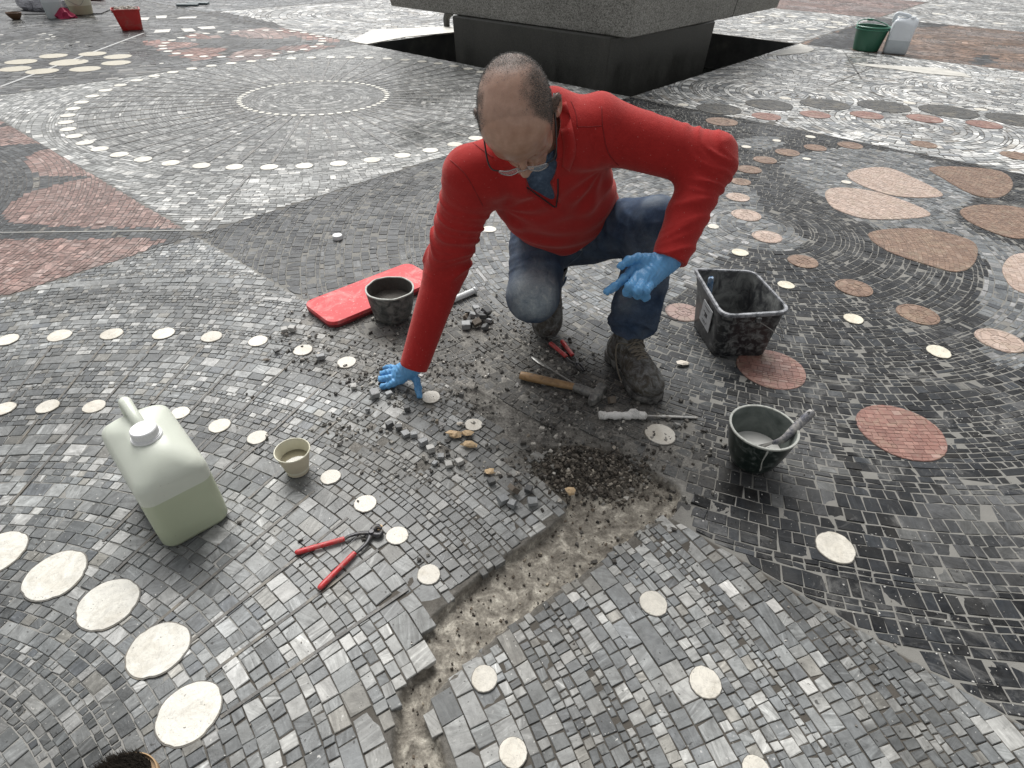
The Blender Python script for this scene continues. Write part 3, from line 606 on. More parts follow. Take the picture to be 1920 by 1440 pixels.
# ================================================================ OBJECT HELPERS
class MB:
    def __init__(s): s.V = []; s.F = []
    def ring_loft(s, rings, cap0=True, cap1=True):
        """rings: list of (n,3) arrays, consecutive rings joined"""
        n = len(rings[0]); b = len(s.V)
        for r in rings: s.V += [tuple(p) for p in r]
        for i in range(len(rings) - 1):
            for k in range(n): s.F.append([b + i * n + k, b + i * n + (k + 1) % n, b + (i + 1) * n + (k + 1) % n, b + (i + 1) * n + k])
        if cap0: s.F.append([b + k for k in range(n)][::-1])
        if cap1: s.F.append([b + (len(rings) - 1) * n + k for k in range(n)])
        return s
    def lathe(s, prof, n=40, c=(0, 0, 0), wob=0.0, cap0=True, cap1=True, axis=None):
        a = np.linspace(0, 2 * math.pi, n, endpoint=False); rings = []
        for r, z in prof:
            rr = r * (1 + wob * np.sin(3 * a + z * 30) + wob * .6 * np.sin(5 * a + 1 + z * 11)); P = np.stack([rr * np.cos(a), rr * np.sin(a), np.full(n, float(z))], 1)
            if axis is not None: P = P @ np.array(axis)
            rings.append(P + np.array(c))
        return s.ring_loft(rings, cap0, cap1)
    def tube(s, pts, r, n=10, smooth=0, flat=None, up=(0, 0, 1), cap=True):
        """tube along a path; r scalar or list; flat = height/width ratio"""
        pts = np.array(pts, float); r = np.full(len(pts), r) if np.isscalar(r) else np.array(r, float)
        if smooth:
            q = catmull(np.column_stack([pts, r]), smooth, False); pts, r = q[:, :3], q[:, 3]
        T = np.gradient(pts, axis=0); T /= np.linalg.norm(T, axis=1)[:, None] + 1e-12; rings = []; a = np.linspace(0, 2 * math.pi, n, endpoint=False)
        U = np.array(up, float)
        for p, t, rr in zip(pts, T, r):
            x = np.cross(t, U); 
            if np.linalg.norm(x) < 1e-3: x = np.cross(t, (1, 0, 0.1))
            x /= np.linalg.norm(x); y = np.cross(x, t); U = y if flat is None else U
            f = 1.0 if flat is None else flat
            rings.append(p + rr * (np.cos(a)[:, None] * x + f * np.sin(a)[:, None] * y))
        return s.ring_loft(rings[::-1], cap, cap)
    def box(s, c, h, bev=0.0, rot=None):
        hx, hy, hz = h; c = np.array(c, float); R = np.array(rot) if rot is not None else np.eye(3)
        def rr(x, y, z, b): return np.array([[-x + b, -y, z], [x - b, -y, z], [x, -y + b, z], [x, y - b, z], [x - b, y, z], [-x + b, y, z], [-x, y - b, z], [-x, -y + b, z]])
        b = bev if bev else min(h) * .05
        rings = [rr(hx - b, hy - b, -hz, b), rr(hx, hy, -hz + b, b), rr(hx, hy, hz - b, b), rr(hx - b, hy - b, hz, b)]
        return s.ring_loft([r @ R.T + c for r in rings])
    def build(s, name, mat, parent=None, smooth=True, loc=None, angle=35):
        o_off = np.array(loc) if loc is not None else np.zeros(3)
        me = new_mesh(name, (np.array(s.V, float) - o_off), s.F, [mat], False)
        if smooth:
            me.polygons.foreach_set('use_smooth', np.ones(len(me.polygons), dtype=bool))
            bpy_set_sharp(me, math.radians(angle))
        return link(name, me, parent, loc)
def bpy_set_sharp(me, ang):
    try: me.set_sharp_from_angle(angle=ang)
    except Exception: pass
def rz(a): c, s = math.cos(a), math.sin(a); return np.array([[c, -s, 0], [s, c, 0], [0, 0, 1.]])
def rotm(ax, a): return np.array(Matrix.Rotation(a, 3, Vector(ax)))
def rrect(hx, hy, r, n=5):
    P = []
    for cx, cy, a0 in ((hx - r, hy - r, 0), (-hx + r, hy - r, 90), (-hx + r, -hy + r, 180), (hx - r, -hy + r, 270)):
        for k in range(n + 1): a = math.radians(a0 + 90 * k / n); P.append((cx + r * math.cos(a), cy + r * math.sin(a)))
    return np.array(P)
def rr3(hx, hy, r, z, cx=0, cy=0, n=5): p = rrect(hx, hy, min(r, hx * .98, hy * .98), n); return np.column_stack([p[:, 0] + cx, p[:, 1] + cy, np.full(len(p), z)])
WHITE_P = smat("white_plastic", (.70, .71, .70), .35, .04, 20, .05)
STEEL = smat("worn_steel", (.28, .28, .27), .38, .25, 60, .2, 200, dirt=(.30, .28, .25), dirt_amt=.5, dirt_scale=50, metal=0.8)
BLACKSTEEL = smat("black_steel", (.03, .03, .033), .35, .3, 60, .2, 200, dirt=(.16, .15, .13), dirt_amt=.35, dirt_scale=80, metal=0.5)
REDGRIP = smat("red_grip", (.42, .018, .022), .38, .12, 60, .12, 250, dirt=(.30, .16, .14), dirt_amt=.42, dirt_scale=60)

# ================================================================ PLINTH AND BASIN
m = NT("granite"); v = m.n('ShaderNodeTexVoronoi'); v.inputs['Scale'].default_value = 120; m.l(m.coord(), v.inputs['Vector'])
g1 = m.ramp(v.outputs['Color'], [(0.15, (.10, .098, .088)), (0.4, (.23, .227, .205)), (0.62, (.31, .305, .28)), (0.85, (.40, .395, .365))]); blot = m.noise(1.4, 5, .6)
m.set(Base_Color=m.mix(0.8, g1, m.ramp(blot, [(0.3, .70), (0.7, 1.12)]), 'MULTIPLY'), Roughness=.55); GRAN = m.m
m = NT("dark_wet_granite"); n1 = m.noise(3, 6, .65, stretch=(1, 1, .35)); n2a = m.noise(90, 3)
m.set(Base_Color=m.mix(m.ramp(n2a, [(.4, 0.), (.7, .4)]), m.ramp(n1, [(0.3, (.020, .021, .019)), (0.6, (.050, .050, .044)), (.8, (.095, .093, .080))]), (.10, .098, .088)), Roughness=m.ramp(n1, [(.3, .25), (.7, .6)])); DGRAN = m.m
NEARC = np.array(gnd(1190, 183))
def tnp(t, n, z): x, y = to_xy(t, n); return (x, y, z)
zb, zs_ = 0.38, 0.38
pb = [np.array(gnd(847, 31, zb)), np.array(gnd(1145, 73, zb)), np.array(gnd(1342, 41, zb))]; pb.append(pb[0] + pb[2] - pb[1])
b0 = [np.array(gnd(851, 114, 0)) * 0 + (p - 0) for p in pb]
cb = (pb[0] + pb[2]) / 2
plinth = thing("stone_plinth", "grey granite plinth standing in the sunken basin behind the kneeling man", "monument", (float(cb[0]), float(cb[1]), -0.55))
def qring(pts, z, bev=.012):
    pts = [np.array(p) for p in pts]; out = []
    for k in range(4):
        p, a, b = pts[k], pts[k - 1], pts[(k + 1) % 4]
        for q in (a, b): d = (q - p) / np.linalg.norm(q - p); out.append((*(p + d * bev), z))
    return np.array(out)
def ccw(p): a = sum(p[i][0] * p[(i + 1) % 4][1] - p[(i + 1) % 4][0] * p[i][1] for i in range(4)); return p if a > 0 else p[::-1]
pbl = ccw(pb); base_bot = [cb + (p - cb) * .965 for p in pbl]
B = MB(); B.ring_loft([qring(base_bot, -.55), qring(pbl, zb - .004), qring([cb + (p - cb) * .99 for p in pbl], zb + .01)]); B.build("base_block", DGRAN, plinth, loc=None)
for o in plinth.children: o.matrix_parent_inverse = Matrix.Translation(-Vector(plinth.location))
sA, sB, sC = [np.array(gnd(*q, zs_)) for q in ((733, 13), (1179, 75), (1457, 16))]; sp = ccw([sA, sB, sC, sA + sC - sB]); cs_ = (sA + sC) / 2
B = MB(); B.ring_loft([qring([cs_ + (p - cs_) * .995 for p in sp], zs_ + .011, .01), qring(sp, zs_ + .02, .01), qring([cs_ + (p - cs_) * 1.07 for p in sp], zs_ + 1.1, .01)]); B.build("upper_block", GRAN, plinth)
# open vertical joints: dark grooves as slim recessed strips standing a hair proud
def groove(p, q, name, w=.006):
    B = MB(); B.tube([p, q], w, 6); o = B.build(name, DGRAN, plinth); return o
def lerp(a, b, t): return a + (b - a) * t
jA = lerp(sB, sC, .615); jT = cs_ + (jA - cs_) * 1.07; groove((*jA, zs_ + .02), (*jT, zs_ + 1.1), "joint")
for o in plinth.children: o.matrix_parent_inverse = Matrix.Translation(-Vector(plinth.location))
# basin: walls and floor
m = NT("basin_stone"); n1 = m.noise(4, 6, .65); m.set(Base_Color=m.ramp(n1, [(.3, (.03, .032, .033)), (.6, (.08, .082, .078)), (.8, (.17, .165, .145))]), Roughness=.5); BAS = m.m
B = MB(); z0, z1 = -.55, -.004; T0, T1, N0, N1 = -6.82, -2.93, 5.18, 9.6
cr = [tnp(T0, N0, 0), tnp(T1, N0, 0), tnp(T1, N1, 0), tnp(T0, N1, 0)]
b = len(B.V); B.V += [(p[0], p[1], z1) for p in cr] + [(p[0], p[1], z0) for p in cr]
B.F += [[b + k, b + (k + 1) % 4, b + 4 + (k + 1) % 4, b + 4 + k] for k in range(4)] + [[b + 4, b + 5, b + 6, b + 7]]
tag(B.build("basin", BAS, smooth=False), kind='structure')
wm = NT("basin_water"); wm.set(Base_Color=(.004, .005, .004), Roughness=.05); wm.bump(wm.noise(6, 3), .1, .01)
B = MB(); B.V = [(p[0], p[1], -.46) for p in cr]; B.F = [[0, 1, 2, 3]]; tag(B.build("water", wm.m, smooth=False), kind='structure')
# pale kerb stones round the basin (flush with the paving, seen on its two far sides and tips)
m = NT("kerb_stone"); n1 = m.noise(8, 6, .6); m.set(Base_Color=m.ramp(n1, [(.3, (.42, .41, .37)), (.7, (.62, .60, .55))]), Roughness=.5); KERB = m.m
B = MB()
def kerb(pts):
    ring = np.array([(*gnd(*p), 0.) for p in pts]); a = sum(ring[i][0] * ring[(i + 1) % len(ring)][1] - ring[(i + 1) % len(ring)][0] * ring[i][1] for i in range(len(ring)))
    if a < 0: ring = ring[::-1]
    lo = ring.copy(); lo[:, 2] = -.012; hi = ring.copy(); hi[:, 2] = .006; B.ring_loft([lo, hi])
kerb([(655, 78), (688, 83.5), (760, 70), (847, 61.5), (900, 55), (900, 47), (840, 50), (700, 56)])
kerb([(1440, 103.5), (1497, 84.5), (1500, 82), (1528, 93), (1515, 99), (1465, 104)])
for pts in ([(1596, 118.5), (1680, 124), (1760, 128), (1808, 138), (1822, 146), (1790, 143), (1740, 139), (1680, 131), (1620, 124)],): kerb(pts)
tag(B.build("kerb_paving", KERB, smooth=False), kind='structure')

# ================================================================ BUCKETS, BOWLS, JUGS
def tub(name, label, base, rim, h, mat, rimmat, spout=None, group=None, wall=.004, inner=None):
    """square builder's bucket; base/rim: FL, FR, BR, BL world corners"""
    base = np.array(base); rim = np.array(rim); c = base.mean(0)
    t = thing(name, label, "bucket", (float(c[0]), float(c[1]), 0.0), group=group)
    def ring(q, z, rad, sc=0.0, sp=0.0):
        q = np.array(q) - c; P = []; cc = q.mean(0)
        for k in range(4):
            p, a, b_ = q[k], q[k - 1], q[(k + 1) % 4]; da = (a - p) / np.linalg.norm(a - p); db = (b_ - p) / np.linalg.norm(b_ - p); rd = rad
            if sp and k == 3: rd = rad * .35
            for u in np.linspace(0, 1, 7):
                e0 = p + da * rd; e1 = p + db * rd; x = (1 - u) ** 2 * e0 + 2 * u * (1 - u) * p + u * u * e1
                d = x - cc; x = x + d / np.linalg.norm(d) * sc
                zz = z + (sp if k == 3 else 0); P.append((*x, zz))
        return np.array(P)
    B = MB(); R = []
    for f in (0, .03, .25, .5, .75, .93, 1): R.append(ring(base + (rim - base) * f, .003 + h * f if f else 0.0, .03 + .02 * f, -.006 if f == 0 else 0, (spout or 0) * max(0, f - .75) * 4))
    sp = spout or 0
    inn = [ring(base + (rim - base) * f, h * f + (.004 if f < .1 else 0), .03 + .018 * f, -wall, sp * max(0, f - .75) * 4) for f in (1, .9, .6, .3, .04)]
    B.ring_loft(R, True, False); B.build("tub", mat, t); B = MB(); B.ring_loft(inn, False, True); B.build("lining", inner or mat, t)
    R = [ring(rim, h + dz, .05, sc, sp) for sc, dz in ((.0005, -.008), (.008, -.009), (.0095, -.002), (.007, .003), (-.004, .0035), (-.0048, -.002))]
    B = MB(); B.ring_loft(R + [R[0]], False, False); B.build("rim", rimmat, t); return t
TUBM = smat("black_tub_plastic", (.012, .013, .016), .33, .3, 30, .1, 120, dirt=(.22, .225, .22), dirt_amt=.46, dirt_scale=38)
TUBI = smat("plastered_tub_inside", (.03, .032, .035), .5, .3, 30, .3, 60, dirt=(.24, .25, .24), dirt_amt=.60, dirt_scale=15)
TUBR = smat("tub_rim_plastic", (.05, .055, .065), .35, .3, 60, .1, 120, dirt=(.42, .43, .45), dirt_amt=.75, dirt_scale=30)
zt = .2
tb = [(.745, 1.748), (.942, 1.756), (.925, 1.985), (.718, 1.973)]
tr_ = [gnd(1357, 592, zt), gnd(1482, 584, zt), gnd(1412, 508, zt), gnd(1303, 510, zt)]
t = tub("square_bucket", "black square builder's bucket with a pouring corner, smeared with dried plaster", tb, tr_, zt, TUBM, TUBR, spout=.010, inner=TUBI)
T0_ = np.array([t.location.x, t.location.y, 0])
B = MB(); fp = P3(1421, 602, .178) - T0_; B.tube([fp, P3(1440, 614, .150) - T0_, P3(1462, 629, .125) - T0_, P3(1466, 634, .13) - T0_ + (0.012, .02, 0), np.array([.158, .10, .13]), np.array([.14, .2, .15]), np.array([.06, .205, .17])], .0016, 8, smooth=5); B.build("wire_handle", STEEL, t)
B = MB(); B.box(fp + (0, -.001, .004), (.010, .0035, .011), .002); B.build("handle_lug", TUBM, t)
# paper label on the left wall, follows the wall's slope
def wall_pt(px, py):
    a = np.array([*tb[0], 0.]); b_ = np.array([*tb[3], 0.]); r0 = np.array([*tr_[0], zt]); n_ = np.cross(b_ - a, r0 - a); n_ /= np.linalg.norm(n_)
    if n_[0] > 0: n_ = -n_
    o = np.array([0, 0, H]); d = P3(px, py, 0) - o; k = ((a + n_ * .0035 - o) @ n_) / (d @ n_); return o + k * d - T0_, n_
lq = [(1320.5, 561), (1336, 586), (1327, 624), (1311, 596)]
Q = np.array([wall_pt(*q)[0] for q in lq]); nn = wall_pt(1320, 590)[1]
lm = NT("paper_label"); lm.set(Base_Color=lm.mix(lm.ramp(lm.noise(60, 4), [(.5, 0.), (.7, .5)]), (.42, .43, .44), (.12, .12, .12)), Roughness=.7)
B = MB(); B.ring_loft([Q - nn * .002, Q + nn * .0006][::1]); B.build("label_sticker", lm.m, t, smooth=False)
cq = Q.mean(0); ex = Q[1] - Q[0]; ey = Q[3] - Q[0]
ik = smat("label_ink", (.03, .03, .035), .6)
B = MB()
for (a0, b0_, w_, h_) in ((.52, .48, .26, .20), (.28, .40, .10, .05), (.5, .16, .5, .03), (.5, .80, .5, .03), (.5, .88, .4, .02)):
    pc = Q[0] + ex * a0 + ey * b0_; R = np.array([pc - ex * w_ / 2 - ey * h_ / 2, pc + ex * w_ / 2 - ey * h_ / 2, pc + ex * w_ / 2 + ey * h_ / 2, pc - ex * w_ / 2 + ey * h_ / 2]); B.ring_loft([R + nn * .0004, R + nn * .0011])
B.build("label_print", ik, t, smooth=False)
# blue-handled tool standing in that bucket
BLUEG = smat("blue_grip", (.055, .13, .24), .4, .2, 50, .1, dirt=(.4, .45, .5), dirt_amt=.4, dirt_scale=60)
p0 = P3(1333, 524, .225); p1 = P3(1342, 566, .10); p1 = np.array([p0[0] + .012, p0[1] - .01, .10])
t = thing("scraper", "blue-handled scraper standing in the black square bucket", "tool", tuple(np.array([p0[0] + .02, p0[1] - .015, .008])))
L0 = np.array(t.location); B = MB(); B.tube([p0 + (-.001, 0, .006) - L0, p0 - L0, lerp(p0, p1, .5) - L0, p1 - L0], [.006, .0105, .009, .0075], 14, smooth=4); B.build("grip", BLUEG, t)
B = MB(); B.tube([p1 - L0, np.array([.004, 0, .02]), np.array([0, 0, 0.0])], [.004, .005, .02], 10, smooth=3, flat=.15, up=(0, 1, 0)); B.build("blade", STEEL, t)

def bowl(name, label, c, r, h, mat, inmat, rimmat, rb=.6, fill=None, fillmat=None, chip=False, stain=None):
    t = thing(name, label, "mixing bowl", (c[0], c[1], 0.0)); pr = []
    for k in range(15): u = k / 14; pr.append((r * (rb + (1 - rb) * u) * (1 - .34 * (1 - u) ** 5.5), h * (u ** 1.25)))
    B = MB(); B.lathe([(r * rb * .55, .002)] + pr, 56, wob=.003, cap1=False); B.build("shell", mat, t)
    inn = [(a - .0055, max(z, .006)) for a, z in pr[::-1]]; inn[0] = (inn[0][0], h)
    B = MB(); B.lathe(inn + [(r * .2, .007)], 56, wob=.003, cap0=False); B.build("lining", inmat, t)
    a = np.linspace(0, 2 * math.pi, 64, endpoint=False); B = MB(); rg = []
    hz = h + (.003 * np.clip(vnoise(np.stack([np.cos(a) * 3, np.sin(a) * 3, a * 0], 1), 1.0, 4), -1, 1) if chip else 0 * a)
    for dr, dz in ((.0004, -.004), (.0012, 0), (0, .0016), (-.0048, .0016), (-.0060, 0), (-.0056, -.004)):
        rr_ = (r + dr) * (1 + .003 * np.sin(3 * a + h * 30) + .0018 * np.sin(5 * a + 1 + h * 11)); rg.append(np.stack([rr_ * np.cos(a), rr_ * np.sin(a), hz + dz], 1))
    B.ring_loft(rg + [rg[0]], False, False); B.build("rim", rimmat, t)
    if fill:
        B = MB(); n = 40; rings = []; rf = np.interp(fill, [z for _, z in pr], [x for x, _ in pr]) - .0065
        for f in (1, .97, .8, .6, .4, .2, .05):
            P = np.stack([rf * f * np.cos(np.linspace(0, 2 * math.pi, n, endpoint=False)), rf * f * np.sin(np.linspace(0, 2 * math.pi, n, endpoint=False)), np.full(n, fill)], 1)
            P[:, 2] += (0.004 if chip else .0004) * n2(P[:, 0], P[:, 1], 50, 3, 8) + (.006 * (f > .9) if chip else 0); rings.append(P)
        B.ring_loft(rings, False, True); B.build("plaster", fillmat, t)
    return t
GREENR = smat("dark_green_rubber", (.010, .018, .015), .28, .3, 40, .08, dirt=(.16, .18, .17), dirt_amt=.27, dirt_scale=45)
GREENI = smat("green_rubber_inside", (.06, .075, .068), .45, .3, 30, .2, dirt=(.20, .22, .205), dirt_amt=.75, dirt_scale=9)
GREYR = smat("grey_rubber", (.030, .032, .031), .55, .3, 40, .5, 70, dirt=(.19, .185, .17), dirt_amt=.62, dirt_scale=34, bdist=.003)
GREYI = smat("cement_lined_rubber", (.07, .065, .058), .85, .3, 40, .8, 60, dirt=(.04, .036, .03), dirt_amt=.5, dirt_scale=20, bdist=.004)
PLR = smat("pale_rim", (.36, .37, .34), .5, .2, 60, .2, dirt=(.15, .15, .13), dirt_amt=.3, dirt_scale=60)
PLAST = smat("wet_plaster", (.62, .62, .59), .35, .05, 20, .1)
CEM = smat("grey_cement", (.075, .068, .06), .8, .3, 50, .8, 90, bdist=.004)
GB = (.718, 1.209)
gb = bowl("mixing_bowl", "dark green rubber mixing bowl holding white plaster, on the black paving", GB, .0945, .147, GREENR, GREENI, PLR, .66, .062, PLAST)
B = MB()   # dribble of plaster down the outside
dr = []
for px, py, z in ((1441, 839, .130), (1438, 850, .112), (1429, 866, .088), (1426, 880, .060), (1418, 890, .030), (1411, 893, .014)):
    d = P3(px, py, 0) - (0, 0, H); o = np.array([0, 0, H])
    # outside of the bowl where the sight line meets it
    for k in np.linspace(.5, 1.1, 1500):
        p = o + d * k; rr_ = math.hypot(p[0] - GB[0], p[1] - GB[1]); u = min(1, max(p[2], 0) / .147)
        if p[2] < .147 and rr_ < .0945 * (.66 + .34 * max(u, 1e-4) ** .8) * (1 - .34 * (1 - u ** .8) ** 5.5) + .0012: dr.append(p - (*GB, 0)); break
if len(dr) > 2: B.tube(dr, [.0032, .0026, .0016, .002, .0018, .0022][:len(dr)], 8, smooth=4); B.build("plaster_dribble", PLR, gb)
yb = bowl("mixing_bowl", "grey rubber mixing bowl caked with cement, standing beside the red kneeling pad", (-.481, 1.957), .0925, .137, GREYR, GREYI, PLR, .76, .08, CEM, chip=True)
# trowel handle leaning in the plaster bowl
HMET = smat("plastered_handle", (.10, .105, .13), .35, .4, 40, .3, 90, dirt=(.52, .50, .46), dirt_amt=.6, dirt_scale=35, metal=.3)
p0 = P3(1521, 774, .185); p1 = P3(1470, 823, .115); p2 = np.array([GB[0] + .005, GB[1] + .005, .055])
t = thing("plaster_spatula", "plaster-smeared spatula leaning out of the dark green bowl", "tool", tuple(p2)); L0 = p2
q = lerp(p0, p1, .5) + (0, 0, .002)
B = MB(); B.tube([p0 - L0 + (p0 - p1) * .05, p0 - L0, q - L0, p1 - L0, lerp(p1, p2, .4) - L0], [.006, .0115, .0125, .0105, .006], 16, smooth=5); B.build("handle", HMET, t)
B = MB(); B.tube([p1 - L0, lerp(p1, p2, .5) - L0, np.zeros(3)], [.006, .007, .014], 10, smooth=3, flat=.25); B.build("blade", STEEL, t)
ax = (p0 - q) / np.linalg.norm(p0 - q); B = MB(); sd_ = np.cross(ax, (0, 0, 1)); sd_ /= np.linalg.norm(sd_); upv = np.cross(sd_, ax)
a = np.linspace(0, 2 * math.pi, 14, endpoint=False); c_ = p0 - L0 - ax * .008 + upv * .0108; B.ring_loft([c_ + np.outer(np.cos(a) * .0062, ax) + np.outer(np.sin(a) * .0034, sd_) + upv * z for z in (0, .0012)]); B.build("hole_shade_disc", smat("hole_dark", (.006, .006, .006), .6), t)  # near-black disc paints the shade of a hanging hole; handle stays uncut

def jug_mat(name, up, lo, lvl, rough=.38):
    m = NT(name); sx = m.n('ShaderNodeSeparateXYZ'); m.l(m.coord(), sx.inputs[0]); z = sx.outputs[2]
    f = m.math('GREATER_THAN', z, lvl); n1 = m.noise(9, 5, .6); c = m.mix(f, lo, up); c = m.mix(.6, c, m.ramp(n1, [(.3, .93), (.7, 1.05)]), 'MULTIPLY')
    sc = m.ramp(m.noise(70, 4, .7), [(.68, 0.), (.75, 1.)]); c = m.mix(m.math('MULTIPLY', sc, .35), c, (.25, .23, .18))
    m.set(Base_Color=c, Roughness=rough); m.b.inputs['Subsurface Weight'].default_value = .35; m.b.inputs['Subsurface Radius'].default_value = (.02, .02, .02); m.b.inputs['Subsurface Scale'].default_value = 1.0
    m.bump(m.noise(14, 3), .12, .004); return m.m
def jug(name, label, c, ang, hw, hd, hs, mat, capmat, cs=1.0, closed=True, sh=.012):
    t = thing(name, label, "jug", (c[0], c[1], 0.0), ang); B = MB(); R = []
    prof = [(.86, .88, 0.0, 0), (.95, .96, .003, 0), (1, 1, .014, 0), (1.01, 1.005, .06, 0), (1.0, 1.0, .12, 0), (1.0, 1.0, .170, 0), (.992, .994, .182, 0), (.955, .965, .193, 0), (.84, .88, .208, 0), (.66, .74, .225, .0), (.47, .56, .240, .0), (.34, .36, .250, .0)]
    for a, b_, z, dy in prof:
        q = rr3(hw * a, hd * b_, min(hw, hd) * (.36 if z < .2 else .5), z * hs / .25, 0, -sh * min(1, max(0, (z - .18) / .06)) + dy, 6); yy = np.clip(q[:, 1] / hd, 0, 1); q[:, 2] += yy * .050 * min(1, max(0, (z - .165) / .03)) * hs / .25 - yy ** 2 * .02 * max(0, (z - .21) / .04); R.append(q)
    B.ring_loft(R); o = B.build("body", mat, t, angle=60)
    zt_ = .246 * hs / .25; cy = -sh
    B = MB(); B.lathe([(.024 * cs, 0), (.024 * cs, .012), (.0205 * cs, .014), (.0205 * cs, .02)], 32, (0, cy, zt_ - .002)); B.build("neck", mat, t)
    if closed:
        n = 72; a = np.linspace(0, 2 * math.pi, n, endpoint=False); k = 1 + .022 * (np.arange(n) % 2); B = MB()
        B.ring_loft([np.stack([cs * r_ * (k if kn else 1) * np.cos(a), cs * r_ * (k if kn else 1) * np.sin(a) + cy, np.full(n, zt_ + z)], 1) for r_, z, kn in ((.0255, .010, 0), (.0255, .013, 0), (.0238, .0135, 1), (.0235, .030, 1), (.0222, .0325, 0), (.010, .0315, 0))])
        B.build("cap", capmat, t, angle=30)
        B = MB(); B.lathe([(.0275 * cs, .004), (.0285 * cs, .007), (.0275 * cs, .010), (.022 * cs, .0105)], 32, (0, cy, zt_)); B.build("cap_ring", capmat, t)
    B = MB(); B.tube([(0, cy + .018, zt_ - .018), (0, cy + .032, zt_ + .006), (0, cy + .052, zt_ + .024), (0, hd * .62, zt_ + .036), (0, hd * .84, zt_ + .038), (0, hd * .95, zt_ + .024), (0, hd * .97, zt_ - .01), (0, hd * .92, zt_ - .05)], [x * (1 + (cs - 1.22) * 1.1) for x in (.020, .0155, .0135, .0135, .0145, .0155, .0165, .018)], 16, smooth=6, flat=None); B.build("handle", mat, t)
    return t
JM = jug_mat("milky_jug_plastic", (.58, .61, .535), (.44, .485, .35), .162)
CAPM = smat("white_cap", (.72, .73, .73), .4, .06, 60, .1)
jg = jug("plastic_jug", "milky white plastic jug with white screw cap, half full of pale green liquid", (-.878, .990), math.radians(45), .082, .124, .272, JM, CAPM, cs=1.22)
J2 = jug_mat("white_jug_plastic", (.72, .76, .80), (.50, .55, .58), .155, .35)
fj = jug("plastic_jug", "white uncapped plastic jug half full of clear liquid, beside the green bucket", (4.88, 8.66), math.radians(66), .095, .135, .40, J2, CAPM, closed=False, cs=1.75, sh=.062)

def round_bucket(name, label, c, rb, rt, h, mat, inner, parts=True, handle=True, hang=0.4):
    t = thing(name, label, "bucket", (c[0], c[1], 0.0)); B = MB()
    B.lathe([(rb * .94, 0), (rb, .006), (rb + (rt - rb) * .5, h * .5), (rt, h - .004), (rt, h), (rt - .004, h), (rt - .005, h - .02), (rb - .004, .02), (rb * .3, .012)], 48); B.build("pail", mat, t)
    B = MB(); B.lathe([(rt + .001, h - .035), (rt + .010, h - .033), (rt + .011, h - .026), (rt + .002, h - .022)], 48, cap0=False, cap1=False); B.lathe([(rt - .004, h - .003), (rt + .008, h - .006), (rt + .009, h + .002), (rt + .002, h + .006), (rt - .005, h + .003)], 48, cap0=False, cap1=False); B.build("rim", inner, t)
    return t
GP = smat("green_bucket_plastic", (.025, .115, .07), .4, .1, 12, .05); GR = smat("green_rim_plastic", (.06, .23, .155), .35, .1, 12, .05)
g_ = round_bucket("round_bucket", "green round plastic bucket with a handle beside the white jug", (4.60, 8.86), .155, .198, .275, GP, GR)
B = MB(); B.tube([(-.203, 0, .262), (-.19, .06, .30), (-.10, .15, .325), (0.02, .17, .33), (.12, .14, .315), (.19, .05, .29), (.203, 0, .262)], .006, 8, smooth=5); B.build("handle", GR, g_)
B = MB(); B.tube([(-.02, .168, .33), (.05, .166, .328)], .013, 10); B.build("grip", GR, g_)

RT = smat("red_tub_plastic", (.42, .02, .018), .4, .12, 12, .05, dirt=(.3, .12, .1), dirt_amt=.25, dirt_scale=10)
c0 = np.array([-5.30, 9.08]); ang = math.radians(30); ux = np.array([math.cos(ang), math.sin(ang)]); uy = np.array([-ux[1], ux[0]])
def cq4(c, w, d): return [c - ux * w - uy * d, c + ux * w - uy * d, c + ux * w + uy * d, c - ux * w + uy * d]
rtub = tub("square_bucket", "small red square bucket heaped with rubble, alone at the upper left of the paving", cq4(c0, .125, .12), cq4(c0 + np.array([-.02, .02]), .165, .155), .235, RT, RT)
BONE = smat("plain_rubble", (.36, .33, .29), .8, .4, 30, .5)
def lump(B, c, r, sq=(1, 1, .7), seed=0, n=1, rough=.35):
    """irregular angular stone chip"""
    rg = np.random.default_rng(seed); a = 7; rings = []
    th0 = rg.uniform(0, 6, 1)
    for z in (-.95, -.35, .35, .92):
        rr_ = math.sqrt(max(.05, 1 - z * z)) * (1 + rg.uniform(-rough, rough, a)); an = np.linspace(0, 2 * math.pi, a, endpoint=False) + th0
        rings.append(np.stack([c[0] + r * sq[0] * rr_ * np.cos(an), c[1] + r * sq[1] * rr_ * np.sin(an), c[2] + r * sq[2] * (z + rg.uniform(-.12, .12, a))], 1))
    B.ring_loft(rings)
B = MB()
for k in range(36): lump(B, (random.uniform(-.13, .13), random.uniform(-.12, .12), .205 + random.uniform(0, .03)), random.uniform(.02, .04), seed=k)
B.build("rubble_load", BONE, rtub, smooth=False)
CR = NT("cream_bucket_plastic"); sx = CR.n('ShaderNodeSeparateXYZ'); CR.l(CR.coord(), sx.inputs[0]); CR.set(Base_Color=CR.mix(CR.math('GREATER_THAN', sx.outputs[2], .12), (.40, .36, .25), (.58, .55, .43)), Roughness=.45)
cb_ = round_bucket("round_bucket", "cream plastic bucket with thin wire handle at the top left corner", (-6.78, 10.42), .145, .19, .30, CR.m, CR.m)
B = MB(); B.tube([(-.19, -.02, .29), (-.10, -.185, .25), (.02, -.20, .17), (.13, -.165, .14), (.19, -.02, .29)], .003, 6, smooth=6); B.build("wire_handle", STEEL, cb_)
WB = jug_mat("translucent_white_bucket", (.66, .70, .72), (.56, .61, .62), .2)
t = thing("canister", "tall white translucent canister left of the cream bucket", "canister", (-6.90, 9.98, 0), math.radians(35)); B = MB()
B.ring_loft([rr3(.115 * a, .115 * a, .03, z) for a, z in ((.94, 0), (1, .012), (1.1, .3), (1.14, .36), (1.1, .375), (.6, .40))]); B.build("body", WB, t)
